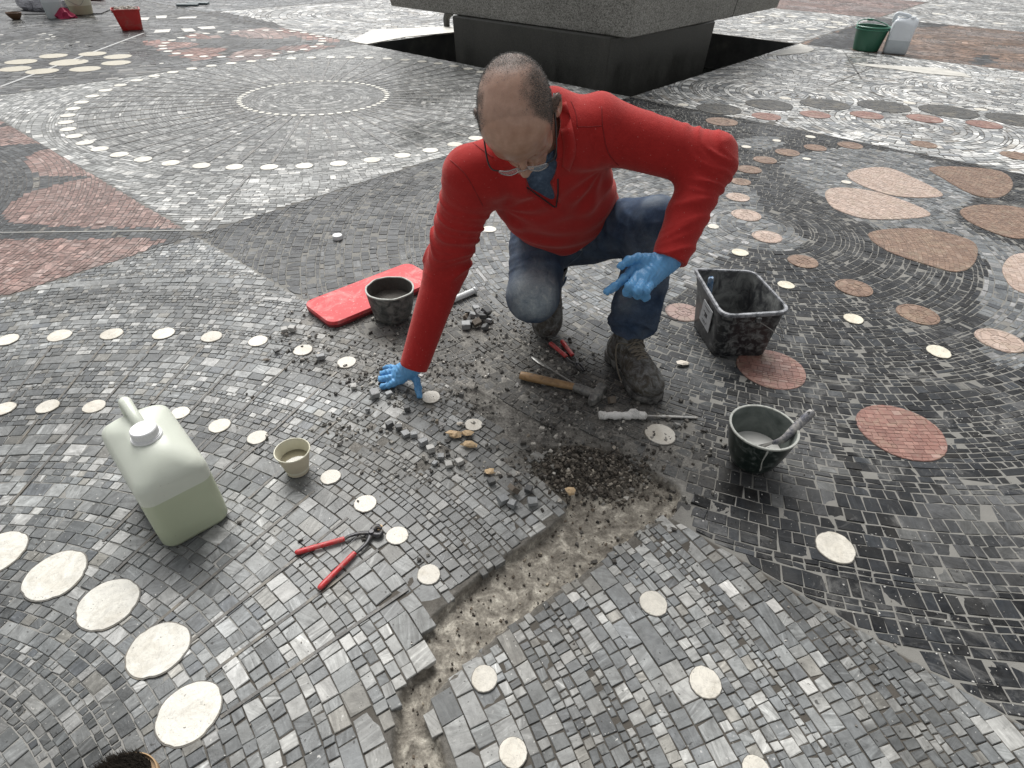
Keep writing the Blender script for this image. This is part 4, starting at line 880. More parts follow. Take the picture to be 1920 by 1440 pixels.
B = MB(); B.lathe([(.05, .398), (.05, .43), (.046, .435)], 24); B.build("cap", CAPM, t)
t = thing("terracotta_bowl", "small brown bowl on the paving at the far left edge", "bowl", (-7.31, 9.70, 0)); B = MB()
BR = smat("brown_clay", (.11, .06, .032), .6, .2, 20, .2); B.lathe([(.045, 0), (.05, .004), (.085, .05), (.10, .085), (.096, .088), (.08, .055), (.04, .012), (.01, .010)], 28, wob=.02); B.build("bowl_body", BR, t)
CL = smat("magenta_cloth", (.30, .015, .06), .8, .2, 20, .6, 40, bdist=.01); B = MB(); p = gnd(124, 34)
a = np.linspace(0, 2 * math.pi, 26, endpoint=False); rings = []
for f, z in ((1, 0.002), (.93, .03), (.72, .075), (.4, .11), (.12, .125)):
    rr_ = .10 * f * (1 + .20 * np.sin(3 * a + 2 * z * 30) + .1 * np.sin(7 * a)); rings.append(np.stack([rr_ * np.cos(a) * 1.3, rr_ * np.sin(a), z + .012 * np.sin(5 * a)], 1) * (1, 1, 1))
rings[0][:, 2] = 0.001
B.ring_loft(rings); tag(B.build("cleaning_cloth", CL), "crumpled magenta cloth in front of the cream bucket", "cloth").location = (p[0], p[1], 0)
# plastic sack and dark mat under it, top left corner
m = NT("silver_bag"); n1 = m.noise(9, 6, .6, dist=1.5); m.set(Base_Color=m.ramp(n1, [(.3, (.16, .16, .19)), (.6, (.50, .50, .54))]), Roughness=.22); m.bump(n1, 1.0, .05)
B = MB(); n = 60; rings = []; a = np.linspace(0, 2 * math.pi, n, endpoint=False)
for f, z in ((.9, .002), (1.05, .05), (1.0, .13), (.82, .21), (.5, .27), (.15, .29)):
    P = np.stack([.42 * f * np.cos(a), .26 * f * np.sin(a), np.full(n, z)], 1); P *= (1 + .16 * fbm(P + z, 7, 3, 3)[:, None]); P[:, 2] = np.maximum(P[:, 2], .001); rings.append(P)
B.ring_loft(rings); tag(B.build("plastic_bag", m.m), "crumpled silver-grey plastic sack lying at the top left corner", "sack").location = (-7.52, 10.75, .012)
B = MB(); B.box((0, 0, .005), (.62, .30, .005), .002, rz(math.radians(15))); tag(B.build("rubber_mat", smat("dark_mat", (.012, .013, .018), .6)), "dark mat under the silver plastic sack", "mat").location = (-7.2, 10.6, .002)
SLAT = smat("grey_slat", (.10, .13, .14), .5, .2)
for (px, py, an, lab) in ((352, 11, -6, "grey flat slat nearer the camera, lying on the far paving"), (372, 8, -14, "grey flat slat behind the nearer one on the far paving")):
    p = gnd(px, py); B = MB(); B.box((0, 0, .015), (.17, .075, .013), .002, rz(math.radians(an + 20))); tag(B.build("flat_board", SLAT), lab, "slat", "grey slats on the far paving").location = (p[0], p[1], .002)
p = gnd(162, 1); B = MB(); B.box((0, 0, .05), (.22, .12, .048), .015, rz(.3)); tag(B.build("red_crate_lid", RT), "red plastic lid lying at the very top edge behind the cream bucket", "lid").location = (p[0], p[1] + .1, .002)
# small pipe stub by the plinth
p = np.array(gnd(838, 50)); t = MB(); t.tube([(0, 0, 0.0), (0, 0, .10), (.03, -.02, .16), (.08, -.05, .19)], [.045, .05, .055, .05], 14, smooth=4); tag(t.build("pipe_stub", DGRAN), "dark bent pipe stub at the left corner of the plinth", "pipe").location = (p[0], p[1], .002)

# ================================================================ SMALL THINGS ROUND THE MAN
# kneeling pad
m = NT("red_foam"); n1 = m.noise(14, 6, .6); sx = m.n('ShaderNodeSeparateXYZ'); m.l(m.coord(), sx.inputs[0])
du = m.ramp(m.noise(9, 8, .75, dist=1.2), [(.50, 0.), (.72, .75)]); sp_ = m.ramp(m.noise(110, 3), [(.66, 0.), (.70, 1.)])
c = m.mix(du, m.mix(n1, (.46, .028, .035), (.60, .055, .06)), (.58, .33, .31)); c = m.mix(m.math('MULTIPLY', sp_, .7), c, (.68, .5, .48)); m.set(Base_Color=c, Roughness=.65); m.bump(m.noise(200, 3), .15, .001); RF = m.m
DF = smat("dark_red_foam", (.16, .018, .020), .7, .2, 30, .2)
t = thing("kneeling_pad", "red foam kneeling pad with rounded corners, dusted with plaster, under the grey bowl's edge", "kneeling pad", (-.592, 2.118, .002), math.radians(45.5))
B = MB(); B.ring_loft([rr3(.262, .108, .04, z) if b_ == 0 else rr3(.262 - b_, .108 - b_, .038, z) for b_, z in ((.002, .001), (0, .003), (0, .0155))]); B.build("lower_layer", DF, t)
B = MB(); B.ring_loft([rr3(.264 - b_, .110 - b_, .04, z) for b_, z in ((.0, .0157), (0, .028), (.0015, .0305), (.005, .031))]); B.build("upper_layer", RF, t)
# transparent plastic tube
m = NT("clear_tube"); m.set(Base_Color=(.62, .64, .64), Roughness=.25); m.b.inputs['Alpha'].default_value = .82
p0, p1 = P3(828, 571, .014), P3(889, 545, .014); pm = (p0 + p1) / 2; ax = (p1 - p0) / np.linalg.norm(p1 - p0)
t = thing("plastic_tube", "clear white plastic tube lying behind the man's right sleeve", "tube", (pm[0], pm[1], 0.0)); L0 = np.array([pm[0], pm[1], 0])
B = MB(); B.tube([p0 - L0, p1 - L0], .013, 20); B.build("barrel", m.m, t); B = MB(); B.tube([p1 - L0 - ax * .004, p1 - L0 + ax * .004], .0165, 20); B.build("end_flange", m.m, t)
# bottle cap on the dark paving
p = gnd(633.5, 448); t = thing("bottle_cap", "white round plastic lid lying alone on the dark grey paving left of the man", "lid", (p[0], p[1], .001)); n = 48; a = np.linspace(0, 2 * math.pi, n, endpoint=False); B = MB()
k = 1 + .02 * (np.arange(n) % 2); B.ring_loft([np.stack([r_ * k * np.cos(a), r_ * k * np.sin(a), np.full(n, z)], 1) for r_, z in ((.023, 0), (.0235, .002), (.0235, .017))]); B.build("skirt", CAPM, t)
B = MB(); B.lathe([(.0232, .0165), (.0235, .0185), (.022, .0205), (.018, .0195), (.001, .0195)], 40, cap0=False); B.build("top_disc", CAPM, t)
# paper cup
m = NT("paper_cup"); m.set(Base_Color=m.mix(m.noise(20, 4), (.50, .45, .33), (.56, .51, .39)), Roughness=.6); PC = m.m; pi_ = smat("cup_inside", (.62, .60, .48), .4, .04)
t = thing("paper_cup", "small beige paper cup with murky liquid between the jug and the red nippers", "cup", (-.612, 1.133, .001))
B = MB(); B.lathe([(.0300, 0), (.0312, .001), (.0318, .004), (.0312, .010), (.0325, .012), (.0475, .080)], 48, cap0=True, cap1=False); B.build("cup_wall", PC, t)
B = MB(); B.lathe([(.0462, .080), (.036, .032), (.033, .012), (.002, .012)], 48, cap0=False); B.build("cup_lining", pi_, t)
B = MB(); B.lathe([(.0462, .0795), (.0475, .0785), (.0492, .0795), (.0495, .0812), (.0482, .0828), (.0468, .0825), (.0458, .081)], 48, cap0=False, cap1=False); B.build("rolled_rim", pi_, t)
lq_ = NT("murky_liquid"); lq_.set(Base_Color=(.17, .155, .105), Roughness=.06)
B = MB(); B.lathe([(.0392, .046), (.001, .046)], 40, cap0=False); B.build("liquid", lq_.m, t)

# nippers with red handles: built flat on the ground
def pliers(name, label, cat, piv, tips, headdir, gr, hl, jaw, gripfrac=.58, z=.009, nip=True, spring=False):
    L0 = np.array([piv[0], piv[1], 0.0]); t = thing(name, label, cat, tuple(L0)); hd_ = np.array([*headdir, 0]) / np.linalg.norm(headdir); sd = np.array([-hd_[1], hd_[0], 0])
    for sgn, tip in zip((1, -1), tips):
        tp = np.array([tip[0], tip[1], z]) - L0; mid = tp * .5; ln = np.linalg.norm(tp[:2]); side = np.array([-tp[1], tp[0], 0]) / ln
        s_ = np.sign(np.dot(side, sd)) * 1.0; bow = side * (.010 if np.dot(tp, sd) * 1 > 0 else -.010) * s_
        kn = [np.array([0, 0, z]) - hd_ * .002, tp * .15 + bow * .9 + (0, 0, z * .85), tp * .30 + bow * .8 + (0, 0, z * .7), tp * (1 - gripfrac) + bow * .4 + (0, 0, z * .4)]
        B = MB(); B.tube(kn, [.0075, .0058, .005, .0045], 12, smooth=5, flat=.62); B.build("arm", BLACKSTEEL, t)
        g0 = tp * (1 - gripfrac) + bow * .4; g0[2] = z; g1 = tp * .8 + bow * .1; g1[2] = z; g2 = tp.copy()
        B = MB(); B.tube([g0, lerp(g0, g1, .15), lerp(g0, g1, .6), g1, lerp(g1, g2, .8), g2], [gr * .92, gr, gr * .98, gr * 1.03, gr, gr * .55], 14, smooth=5, flat=.85); B.build("grip", REDGRIP, t)
        if nip: js = [np.array([0, 0, z]) + sd * sgn * .002, hd_ * .010 + sd * sgn * .0125 + (0, 0, z), hd_ * .020 + sd * sgn * .013 + (0, 0, z), hd_ * jaw + sd * sgn * .003 + (0, 0, z)]; jr = [.008, .0085, .0075, .004]
        else: js = [np.array([0, 0, z]), hd_ * .012 + sd * sgn * .006 + (0, 0, z), hd_ * jaw * .6 + sd * sgn * .006 + (0, 0, z), hd_ * jaw + sd * sgn * .003 + (0, 0, z)]; jr = [.010, .009, .007, .004]
        B = MB(); B.tube(js, jr, 12, smooth=4, flat=.8); B.build("jaw", BLACKSTEEL, t)
    B = MB(); B.lathe([(.0075, z - .008), (.0078, z + .0075), (.006, z + .009)], 20); B.build("pivot", BLACKSTEEL, t)
    if spring:
        a_, b_ = [np.array([tp[0], tp[1], z]) - L0 for tp in tips]; B = MB(); B.tube([a_ * .2 + (0, 0, z * .8), (a_ * .3 + b_ * .3) / 1.0 * .75 + (0, 0, z * .6), a_ * .33 + b_ * .1 + (0, 0, z * .6)], .0012, 6, smooth=3); B.build("spring", BLACKSTEEL, t)
    return t
pliers("tile_nippers", "open red-handled nippers lying between the paper cup and the trench", "nippers", gnd(697, 999, .01), [gnd(553, 1036, .01), gnd(597, 1104, .01)], np.array(gnd(720, 991)) - np.array(gnd(692, 1001)), .0072, .1, .026, .64, spring=True)
pliers("pliers", "closed red-handled pliers on dark rubble between the man's feet", "pliers", gnd(1082, 683, .01), [gnd(1031, 642, .012), gnd(1053, 638, .012)], np.array(gnd(1105, 706)) - np.array(gnd(1082, 683)), .0085, .08, .045, .66, z=.011, nip=False)
# hammer
WOOD = NT("hammer_wood"); n1 = WOOD.noise(30, 6, .6, stretch=(1, 1, 1), dist=2.0); WOOD.set(Base_Color=WOOD.mix(WOOD.ramp(WOOD.noise(22, 6, .7), [(.52, 0.), (.7, .6)]), WOOD.ramp(n1, [(.3, (.20, .115, .05)), (.7, (.38, .24, .115))]), (.12, .10, .08)), Roughness=.55)
p0, p1, p2 = P3(978, 704, .017), P3(1079, 726, .019), P3(1110, 738, .019); L0 = np.array([p2[0], p2[1], 0])
t = thing("hammer", "short wooden-handled hammer with a small dirty steel head, lying before the man's boots", "hammer", tuple(L0)); B = MB()
B.tube([p0 - L0 - (p1 - p0) * .01, p0 - L0, lerp(p0, p1, .3) - L0, lerp(p0, p1, .7) - L0, p1 - L0, p2 - L0], [.010, .0155, .0165, .0150, .0135, .0125], 18, smooth=5, flat=.86); B.build("handle", WOOD.m, t)
ax = (p2 - p1) / np.linalg.norm(p2 - p1); sd = np.cross(ax, (0, 0, 1)); sd /= np.linalg.norm(sd)
HS = smat("hammer_steel", (.14, .14, .137), .42, .35, 60, .3, dirt=(.34, .33, .30), dirt_amt=.55, dirt_scale=60, metal=.5)
B = MB(); B.tube([p1 - L0 - ax * .004, p1 - L0 + ax * .012, p2 - L0 + ax * .004], [.0150, .0165, .0175], 16, smooth=3); B.build("socket", HS, t)
B = MB(); c_ = p2 - L0 + ax * .016
rings = []
for u, w_, h_ in ((-.052, .011, .015), (-.048, .0145, .0185), (-.02, .0145, .018), (0, .019, .0185), (.02, .0145, .018), (.040, .011, .014), (.047, .005, .013)):
    q = rrect(w_, h_, min(w_, h_) * .35, 3); rings.append(np.array([c_ + sd * u + ax * x + np.array([0, 0, y]) for x, y in q]))
B.ring_loft(rings); B.build("head", HS, t)
# flat steel tool near the hammer
p0, p1, p2 = P3(997, 669, .004), P3(1028, 690, .006), P3(1075, 719, .012); L0 = np.array([p1[0], p1[1], 0]); t = thing("modelling_tool", "slim grey steel spatula lying against the hammer handle", "tool", tuple(L0)); B = MB()
B.tube([p0 - L0, lerp(p0, p1, .3) - L0, lerp(p0, p1, .7) - L0, p1 - L0 + (0.012, -.01, 0)], [.003, .0085, .008, .003], 12, smooth=4, flat=.22); B.build("blade", STEEL, t)
B = MB(); B.tube([p1 - L0 + (.008, -.007, 0), p2 - L0, p2 - L0 + (p2 - p1) * .35], [.0035, .0038, .0025], 10, smooth=3); B.build("shank", STEEL, t)
# chisel wrapped in white tape
m = NT("white_tape"); n1 = m.noise(24, 6, .65, dist=2.5); m.set(Base_Color=m.ramp(n1, [(.3, (.42, .41, .38)), (.48, (.70, .69, .66)), (.7, (.78, .77, .74))]), Roughness=.7); m.bump(n1, 1.0, .006)
p0, p1, p2 = P3(1123, 779, .013), P3(1213, 779, .013), P3(1308, 783, .004); L0 = np.array([p1[0], p1[1], 0]); t = thing("chisel", "chisel with crumpled white taped handle lying in front of the boot", "chisel", tuple(L0))
B = MB(); ks = np.linspace(0, 1, 26); pts = [lerp(p0, p1, k) - L0 + np.array([0, .0008 * math.sin(k * 40), .0006 * math.sin(k * 31)]) for k in ks]; B.tube(pts, [.0125 + .0016 * math.sin(k * 23) + .0012 * math.sin(k * 61) - (.004 if k > .97 else 0) for k in ks], 18); B.build("handle", m.m, t)
B = MB(); lump(B, lerp(p0, p1, .72) - L0 + (0, .006, .012), .013, (1.6, 1, .6), 5); B.build("tape_end", m.m, t)
B = MB(); B.tube([p1 - L0, lerp(p1, p2, .12) - L0, lerp(p1, p2, .3) - L0, lerp(p1, p2, .95) - L0, p2 - L0], [.0055, .004, .0068, .0066, .0055], 12, flat=.42); B.build("blade", STEEL, t)
# brush at the lower left edge
t = thing("scrubbing_brush", "dark-bristled wooden brush cut by the bottom edge of the frame", "brush", (*gnd(245, 1474), 0.0)); L0 = np.array(t.location)
WB2 = smat("pale_wood", (.36, .24, .13), .6, .3, 40, .2); BRM = smat("dark_bristle", (.050, .040, .030), .9, .5, 90, .6)
B = MB(); a = np.linspace(0, 2 * math.pi, 40, endpoint=False)
def eg(f, z): return np.stack([.056 * f * np.cos(a) + .004, .046 * f * np.sin(a) - .002, np.full(40, z)], 1)
B.ring_loft([eg(.80, .0), eg(.92, .004), eg(1.0, .020), eg(1.0, .036), eg(.96, .038), eg(.93, .030)]); B.build("wooden_back", WB2, t)
B = MB(); rg = np.random.default_rng(5)
for k in range(2600):
    r_ = math.sqrt(rg.random()) * .94; an = rg.uniform(0, 6.283); x, y = .056 * r_ * math.cos(an) - .006, .046 * r_ * math.sin(an) - .001; h_ = .022 + .008 * rg.random(); dx, dy = rg.normal(0, .004, 2); w_ = .0009; b0_ = len(B.V)
    B.V += [(x - w_, y, .028), (x + w_, y, .028), (x, y + w_ * 1.6, .028), (x + dx, y + dy, .030 + h_)]; B.F += [[b0_, b0_ + 1, b0_ + 3], [b0_ + 1, b0_ + 2, b0_ + 3], [b0_ + 2, b0_, b0_ + 3]]
B.build("bristles", BRM, t, smooth=False)

# ---------------------------------------------------------------- loose tesserae and stone chips
def stone_mat(name, a, b): m = NT(name); m.set(Base_Color=m.mix(m.ramp(m.noise(70, 5, .7), [(.56, 0.), (.7, .75)]), m.mix(m.noise(35, 6, .65, dist=1.5), a, b), (.17, .155, .13)), Roughness=.62); m.bump(m.noise(160, 4), .4, .001); return m.m
TS = [stone_mat("loose_grey", (.13, .14, .15), (.34, .345, .34)), stone_mat("loose_pale", (.26, .26, .25), (.5, .49, .46)), stone_mat("loose_dark", (.04, .042, .045), (.11, .112, .11)), stone_mat("loose_brown", (.08, .065, .05), (.17, .14, .11))]
loose = [  # px, py, half size (m), material, rotation, label detail
 (534, 621, .012, 1, 20, "left one of two pale cubes lying side by side left of the grey bowl"), (549, 620, .012, 1, -10, "right one of two pale cubes lying side by side left of the grey bowl"),
 (519, 660, .009, 2, 40, "small dark cube just right of a white disc, below the pair of pale cubes"), (602, 672, .014, 0, 30, "large grey cube between two white discs, left of the resting hand"),
 (664, 727, .009, 1, 15, "small pale cube left of the cubes under the blue fingers"), (703, 743, .014, 0, 28, "largest cube, just in front of the blue gloved fingertips"), (730, 742, .011, 0, 35, "cube touching the large one in front of the blue fingertips"),
 (764, 769, .0095, 2, 12, "dark cube alone below the gloved thumb"), (731, 800, .010, 2, 50, "first dark cube at the upper left end of the broken row"), (748, 804, .010, 2, 20, "second dark cube of the broken row"),
 (761, 816, .011, 0, 35, "third cube of the broken row, grey"), (777, 818, .010, 0, 10, "fourth cube of the broken row, grey"), (794, 833, .012, 0, 40, "fifth cube of the broken row, grey and wide"), (808, 846, .011, 1, 25, "sixth cube of the broken row, pale"),
 (841, 873, .010, 1, 20, "left pale cube under the yellow marble chips"), (861, 869, .010, 1, 40, "right pale cube under the yellow marble chips"), (827, 858, .009, 0, 5, "small grey cube between the broken row and the pale cubes"),
 (963, 924, .013, 3, 120, "brown cube lying on its side in the crack above the trench"), (943, 941, .013, 0, 35, "grey cube left in the group of three above the trench"), (960, 948, .010, 0, 60, "middle cube in the group of three above the trench"),
 (998, 945, .013, 0, 10, "squarish grey cube right in the group of three above the trench"), (991, 920, .010, 2, 70, "dark cube beside the crack above the trench"), (1146, 756, .013, 3, 25, "dirty flat stone between the hammer head and the boot"),
 (921, 905, .010, 2, 30, "dark sliver beside the yellow chip above the trench"), (690, 770, .007, 0, 10, "tiny grey cube below the largest loose cube"), (815, 870, .008, 0, 60, "small grey cube left of the pale pair under the yellow chips")]
for k in range(13):    # heap by the kneeling leg
    u, v = [(877, 586), (893, 583), (912, 590), (872, 598), (886, 596), (902, 600), (917, 604), (880, 609), (894, 611), (906, 592), (910, 617), (874, 614), (897, 589)][k]
    loose.append((u, v, .010 + .003 * (k % 3), (2, 0, 2, 3, 0)[k % 5], 25 * k, ["topmost left", "topmost middle", "upper right", "left edge", "centre left", "centre", "right edge", "lower left", "lower middle", "upper centre", "bottom right", "bottom left", "tilted top"][k] + " piece of the small heap of dark tesserae beside the faded knee"))
tess = []
def loose_tess(mat, k):
    B = MB(); rg = np.random.default_rng(k); a_, b_, c_ = 1, rg.uniform(.75, 1.1), rg.uniform(.5, .8)
    B.box((0, 0, 0), (a_, b_, c_), .09); V = np.array(B.V); V += rg.normal(0, .05, V.shape); B.V = V.tolist(); return B
for k, (px, py, r, mi, an, lab) in enumerate(loose):
    x, y = gnd(px, py, .004); B = loose_tess(mi, k); V = np.array(B.V) * r; tilt = random.uniform(-.25, .25) + (0.9 if mi == 3 else 0) + (.25 if k > 25 else 0)
    V = V @ rotm((1, .3, 0), tilt).T @ rz(math.radians(an)).T; zb_ = -V[:, 2].min() + (.004 if k < 26 else .002 + .007 * (k in (27, 30, 31, 35, 38)))
    B.V = V.tolist(); o = B.build("loose_tessera", TS[mi], smooth=False); o.location = (x, y, zb_); tag(o, "loose stone, " + lab if len(lab.split()) < 14 else lab, "stone cube", "loose tesserae lying on the pavement")
YM = stone_mat("yellow_marble", (.42, .27, .13), (.60, .47, .30)); WM = stone_mat("pale_chip", (.42, .37, .30), (.66, .62, .55))
for px, py, r, sq, mt_, lab, sd0 in [(851, 817, .020, (1.1, .8, .42), YM, "flat yellow marble chip at the left of the trio", 1), (876, 815, .017, (1.1, .8, .45), YM, "yellow marble chip at the upper right of the trio", 2), (879, 837, .020, (1.2, .75, .5), YM, "largest yellow marble chip, lowest of the trio", 3),
    (918, 886, .017, (.9, .8, .3), YM, "thin orange marble flake beside the crack above the trench", 4), (1069, 925, .013, (1.1, .9, .8), YM, "cream pebble at the edge of the dark soil in the trench", 6), (1281, 683, .019, (1.2, .7, .3), WM, "pale broken flake right of the boot", 7), (712, 991, .008, (1, 1, .6), YM, "orange crumb held at the nippers' jaw", 8), (861, 795, .010, (1.2, .8, .3), WM, "beige flake left above the yellow trio", 9), (548, 655, .008, (1, 1, .5), TS[2], "dark chip on the disc left of the grey cube", 10), (598, 664, .007, (1, 1, .5), WM, "pale chip behind the large grey cube", 12), (500, 676, .010, (1.4, .7, .4), TS[3], "brownish flake under the row of white discs", 13)]:
    B = MB(); lump(B, (0, 0, 0), r, sq, sd0 + 40); V = np.array(B.V); x, y = gnd(px, py, .004); B.V = V.tolist(); o = B.build("stone_chip", mt_, smooth=False); o.location = (x, y, -V[:, 2].min() + .0032); tag(o, lab, "stone chip", "loose stone chips")
# crumbs and grit: nobody could count them
m = NT("grit"); a_ = m.attr('tcol'); m.set(Base_Color=m.mix(.6, a_.outputs['Color'], m.ramp(m.noise(150, 4), [(.3, .6), (.7, 1.3)]), 'MULTIPLY'), Roughness=.85); GRIT = m.m
def grit(name, N, sampler, rng_size, cols, zfun, seed):
    rg = np.random.default_rng(seed); xy = sampler(rg, N); N = len(xy); s = rg.uniform(0, 1, N) ** 4 * (rng_size[1] - rng_size[0]) + rng_size[0]
    base = np.array([[-1, -1, -.6], [1, -1, -.6], [1, 1, -.6], [-1, 1, -.6], [-.7, -.7, .6], [.7, -.7, .6], [.7, .7, .6], [-.7, .7, .6]]) * .5
    V = base[None] * s[:, None, None] * rg.uniform(.5, 1.3, (N, 1, 3)); V += rg.normal(0, .14, V.shape) * s[:, None, None]
    an = rg.uniform(0, 6.28, N); c_, s_ = np.cos(an)[:, None], np.sin(an)[:, None]; x = V[..., 0] * c_ - V[..., 1] * s_; y = V[..., 0] * s_ + V[..., 1] * c_
    z = V[..., 2] - V[..., 2].min(1, keepdims=True) + zfun(xy)[:, None]; V = np.stack([x + xy[:, :1], y + xy[:, 1:], z], 2).reshape(-1, 3)
    f = np.array([[0, 3, 2, 1], [4, 5, 6, 7], [0, 1, 5, 4], [1, 2, 6, 5], [2, 3, 7, 6], [3, 0, 4, 7]]); F = (np.arange(N)[:, None, None] * 8 + f).reshape(-1, 4)
    me = new_mesh(name, V, F, [GRIT]); cl = np.array([c[:3] for c in cols]); w = np.array([c[3] for c in cols]); w = w / w.sum(); col = cl[rg.choice(len(cl), N, p=w)] * rg.uniform(.7, 1.25, (N, 1))
    at = me.attributes.new('tcol', 'FLOAT_COLOR', 'FACE'); a4 = np.ones((N * 6, 4), np.float32); a4[:, :3] = np.repeat(col, 6, 0); at.data.foreach_set('color', a4.ravel()); o = link(name, me); tag(o, kind='stuff'); return o
GT = Zg.reshape(na_, nb_)
def ground_z(xy):
    t, n = to_tn(xy[:, 0], xy[:, 1]); i = np.clip(np.searchsorted(ta, t), 0, na_ - 1); j = np.clip(np.searchsorted(na, n), 0, nb_ - 1); z = GT[i, j]; P = xy
    return np.where(inpoly(P, TRENCH), z, np.maximum(z, -.0002))
def samp_dirt(rg, N):
    P = np.column_stack([rg.uniform(-1.0, .75, N * 6), rg.uniform(.8, 2.3, N * 6)]); d = dirtf(P[:, 0], P[:, 1]); c = .5 + .5 * n2(P[:, 0], P[:, 1], 9, 3, 77)
    return P[(rg.random(len(P)) < np.clip(d * .9 + .02, 0, 1) * np.clip(c * 1.6 - .3, .03, 1))][:N]
grit("stone_grit", 7000, samp_dirt, (.0010, .0125), [(.12, .112, .10, 4), (.22, .21, .19, 4), (.06, .056, .05, 3), (.42, .40, .36, 1.4)], ground_z, 3)
def samp_big(rg, N):
    P = np.column_stack([rg.uniform(-.9, .6, N * 30), rg.uniform(.9, 2.0, N * 30)]); d = np.maximum(inpoly(P, DIRT[1]) * 1.0, .25 * inpoly(P, DIRT[0])); return P[(rg.random(len(P)) < d) & ~inpoly(P, TRENCH)][:N]
grit('stone_grit', 170, samp_big, (.006, .019), [(.16, .158, .15, 4), (.30, .295, .28, 3), (.08, .078, .074, 2), (.22, .19, .15, 1)], ground_z, 9)
def samp_wide(rg, N):
    P = np.column_stack([rg.uniform(-1.2, 1.6, N * 3), rg.uniform(.3, 3.0, N * 3)]); c = .5 + .5 * n2(P[:, 0], P[:, 1], 3, 3, 99); return P[rg.random(len(P)) < np.clip(c * 1.5 - .4, .02, 1)][:N]
grit("stone_grit", 2600, samp_wide, (.001, .0042), [(.10, .09, .08, 3), (.5, .48, .44, 2.2), (.22, .2, .18, 3)], ground_z, 4)
def samp_soil(rg, N):
    c = np.array(gnd(1108, 880)); P = rg.normal(0, 1, (N * 3, 2)) * (.095, .045) + c; P = P[inpoly(P, TRENCH) | (rg.random(len(P)) < .34)]; return P[:N]
grit("soil", 5200, samp_soil, (.0010, .0115), [(.036, .031, .025, 5), (.075, .063, .050, 6), (.15, .132, .108, 4), (.40, .36, .30, .9)], ground_z, 5)
def samp_tr(rg, N):
    P = np.column_stack([rg.uniform(-.3, .6, N * 8), rg.uniform(.2, 1.25, N * 8)]); return P[inpoly(P, TRENCH)][:N]
grit("soil", 900, samp_tr, (.001, .0075), [(.05, .04, .03, 4), (.12, .095, .07, 4), (.3, .26, .2, 2), (.02, .017, .013, 3)], ground_z, 6)
# ================================================================ THE MAN
def sdf_mesh(fn, lo, hi, h):
    """sparse surface nets: polygonise the zero set of fn inside a box"""
    lo = np.array(lo, float); hi = np.array(hi, float); Bs = 8 * h; nb = np.ceil((hi - lo) / Bs).astype(int) + 1
    bi = np.stack(np.meshgrid(*[np.arange(k) for k in nb], indexing='ij'), -1).reshape(-1, 3)
    d = fn(lo + (bi + .5) * Bs); bi = bi[np.abs(d) < Bs * 1.15]
    lat = np.stack(np.meshgrid(*[np.arange(9)] * 3, indexing='ij'), -1).reshape(-1, 3); N = nb * 8 + 2
    Vp, Vid, Q = [], [], []; cor = [(a, b, c) for a in (0, 1) for b in (0, 1) for c in (0, 1)]
    edges = [(p, q) for p in cor for q in cor if sum(abs(np.array(p) - np.array(q))) == 1 and p < q]
    for s in range(0, len(bi), 500):
        b = bi[s:s + 500]; G = b[:, None, :] * 8 + lat; v = fn((lo + G.reshape(-1, 3) * h)).reshape(len(b), 9, 9, 9)
        cv = {c: v[:, c[0]:c[0] + 8, c[1]:c[1] + 8, c[2]:c[2] + 8] for c in cor}
        ins = sum((cv[c] < 0).astype(np.int8) for c in cor); act = (ins > 0) & (ins < 8); w = np.argwhere(act)
        if len(w):
            acc = np.zeros((len(w), 3)); cnt = np.zeros(len(w)); vals = {c: cv[c][act] for c in cor}
            for p, q in edges:
                a, e = vals[p], vals[q]; m = (a < 0) != (e < 0); t = np.where(m, a / (a - e + 1e-20), 0)
                pos = np.array(p) + t[:, None] * (np.array(q) - np.array(p)); acc += pos * m[:, None]; cnt += m
            g = b[w[:, 0]] * 8 + w[:, 1:]; Vp.append(lo + (g + acc / cnt[:, None]) * h); Vid.append((g[:, 0] * N[1] + g[:, 1]) * N[2] + g[:, 2])
        for ax in range(3):
            sl0 = [slice(None), slice(0, 8), slice(0, 8), slice(0, 8)]; sl1 = list(sl0); sl1[ax + 1] = slice(1, 9)
            a, e = v[tuple(sl0)], v[tuple(sl1)]; m = (a < 0) != (e < 0); w = np.argwhere(m)
            if not len(w): continue
            g = b[w[:, 0]] * 8 + w[:, 1:]; flip = a[m] < 0; u1, u2 = [(1, 2), (2, 0), (0, 1)][ax]; e1 = np.zeros(3, int); e1[u1] = 1; e2 = np.zeros(3, int); e2[u2] = 1
            q = np.stack([((x[:, 0] * N[1] + x[:, 1]) * N[2] + x[:, 2]) for x in (g - e1 - e2, g - e2, g, g - e1)], 1); q[~flip] = q[~flip][:, ::-1]; Q.append(q)
    V = np.concatenate(Vp); I = np.concatenate(Vid); Q = np.concatenate(Q); o = np.argsort(I); I = I[o]; V = V[o]
    J = np.searchsorted(I, Q); J = np.clip(J, 0, len(I) - 1); ok = (I[J] == Q).all(1); return V, J[ok]
def relax(V, F, it=2, k=.5):
    n = len(V)
    for _ in range(it):
        S = np.zeros_like(V); c = np.zeros(n)
        for a in range(4):
            i, j = F[:, a], F[:, (a + 1) % 4]
            for x in range(3): S[:, x] += np.bincount(i, V[j, x], n) + np.bincount(j, V[i, x], n)
            c += np.bincount(i, minlength=n) + np.bincount(j, minlength=n)
        V = V + k * (S / np.maximum(c, 1)[:, None] - V)
    return V
def smin(a, b, k): h = np.maximum(k - np.abs(a - b), 0) / k; return np.minimum(a, b) - h * h * k * .25
def smax(a, b, k): return -smin(-a, -b, k)
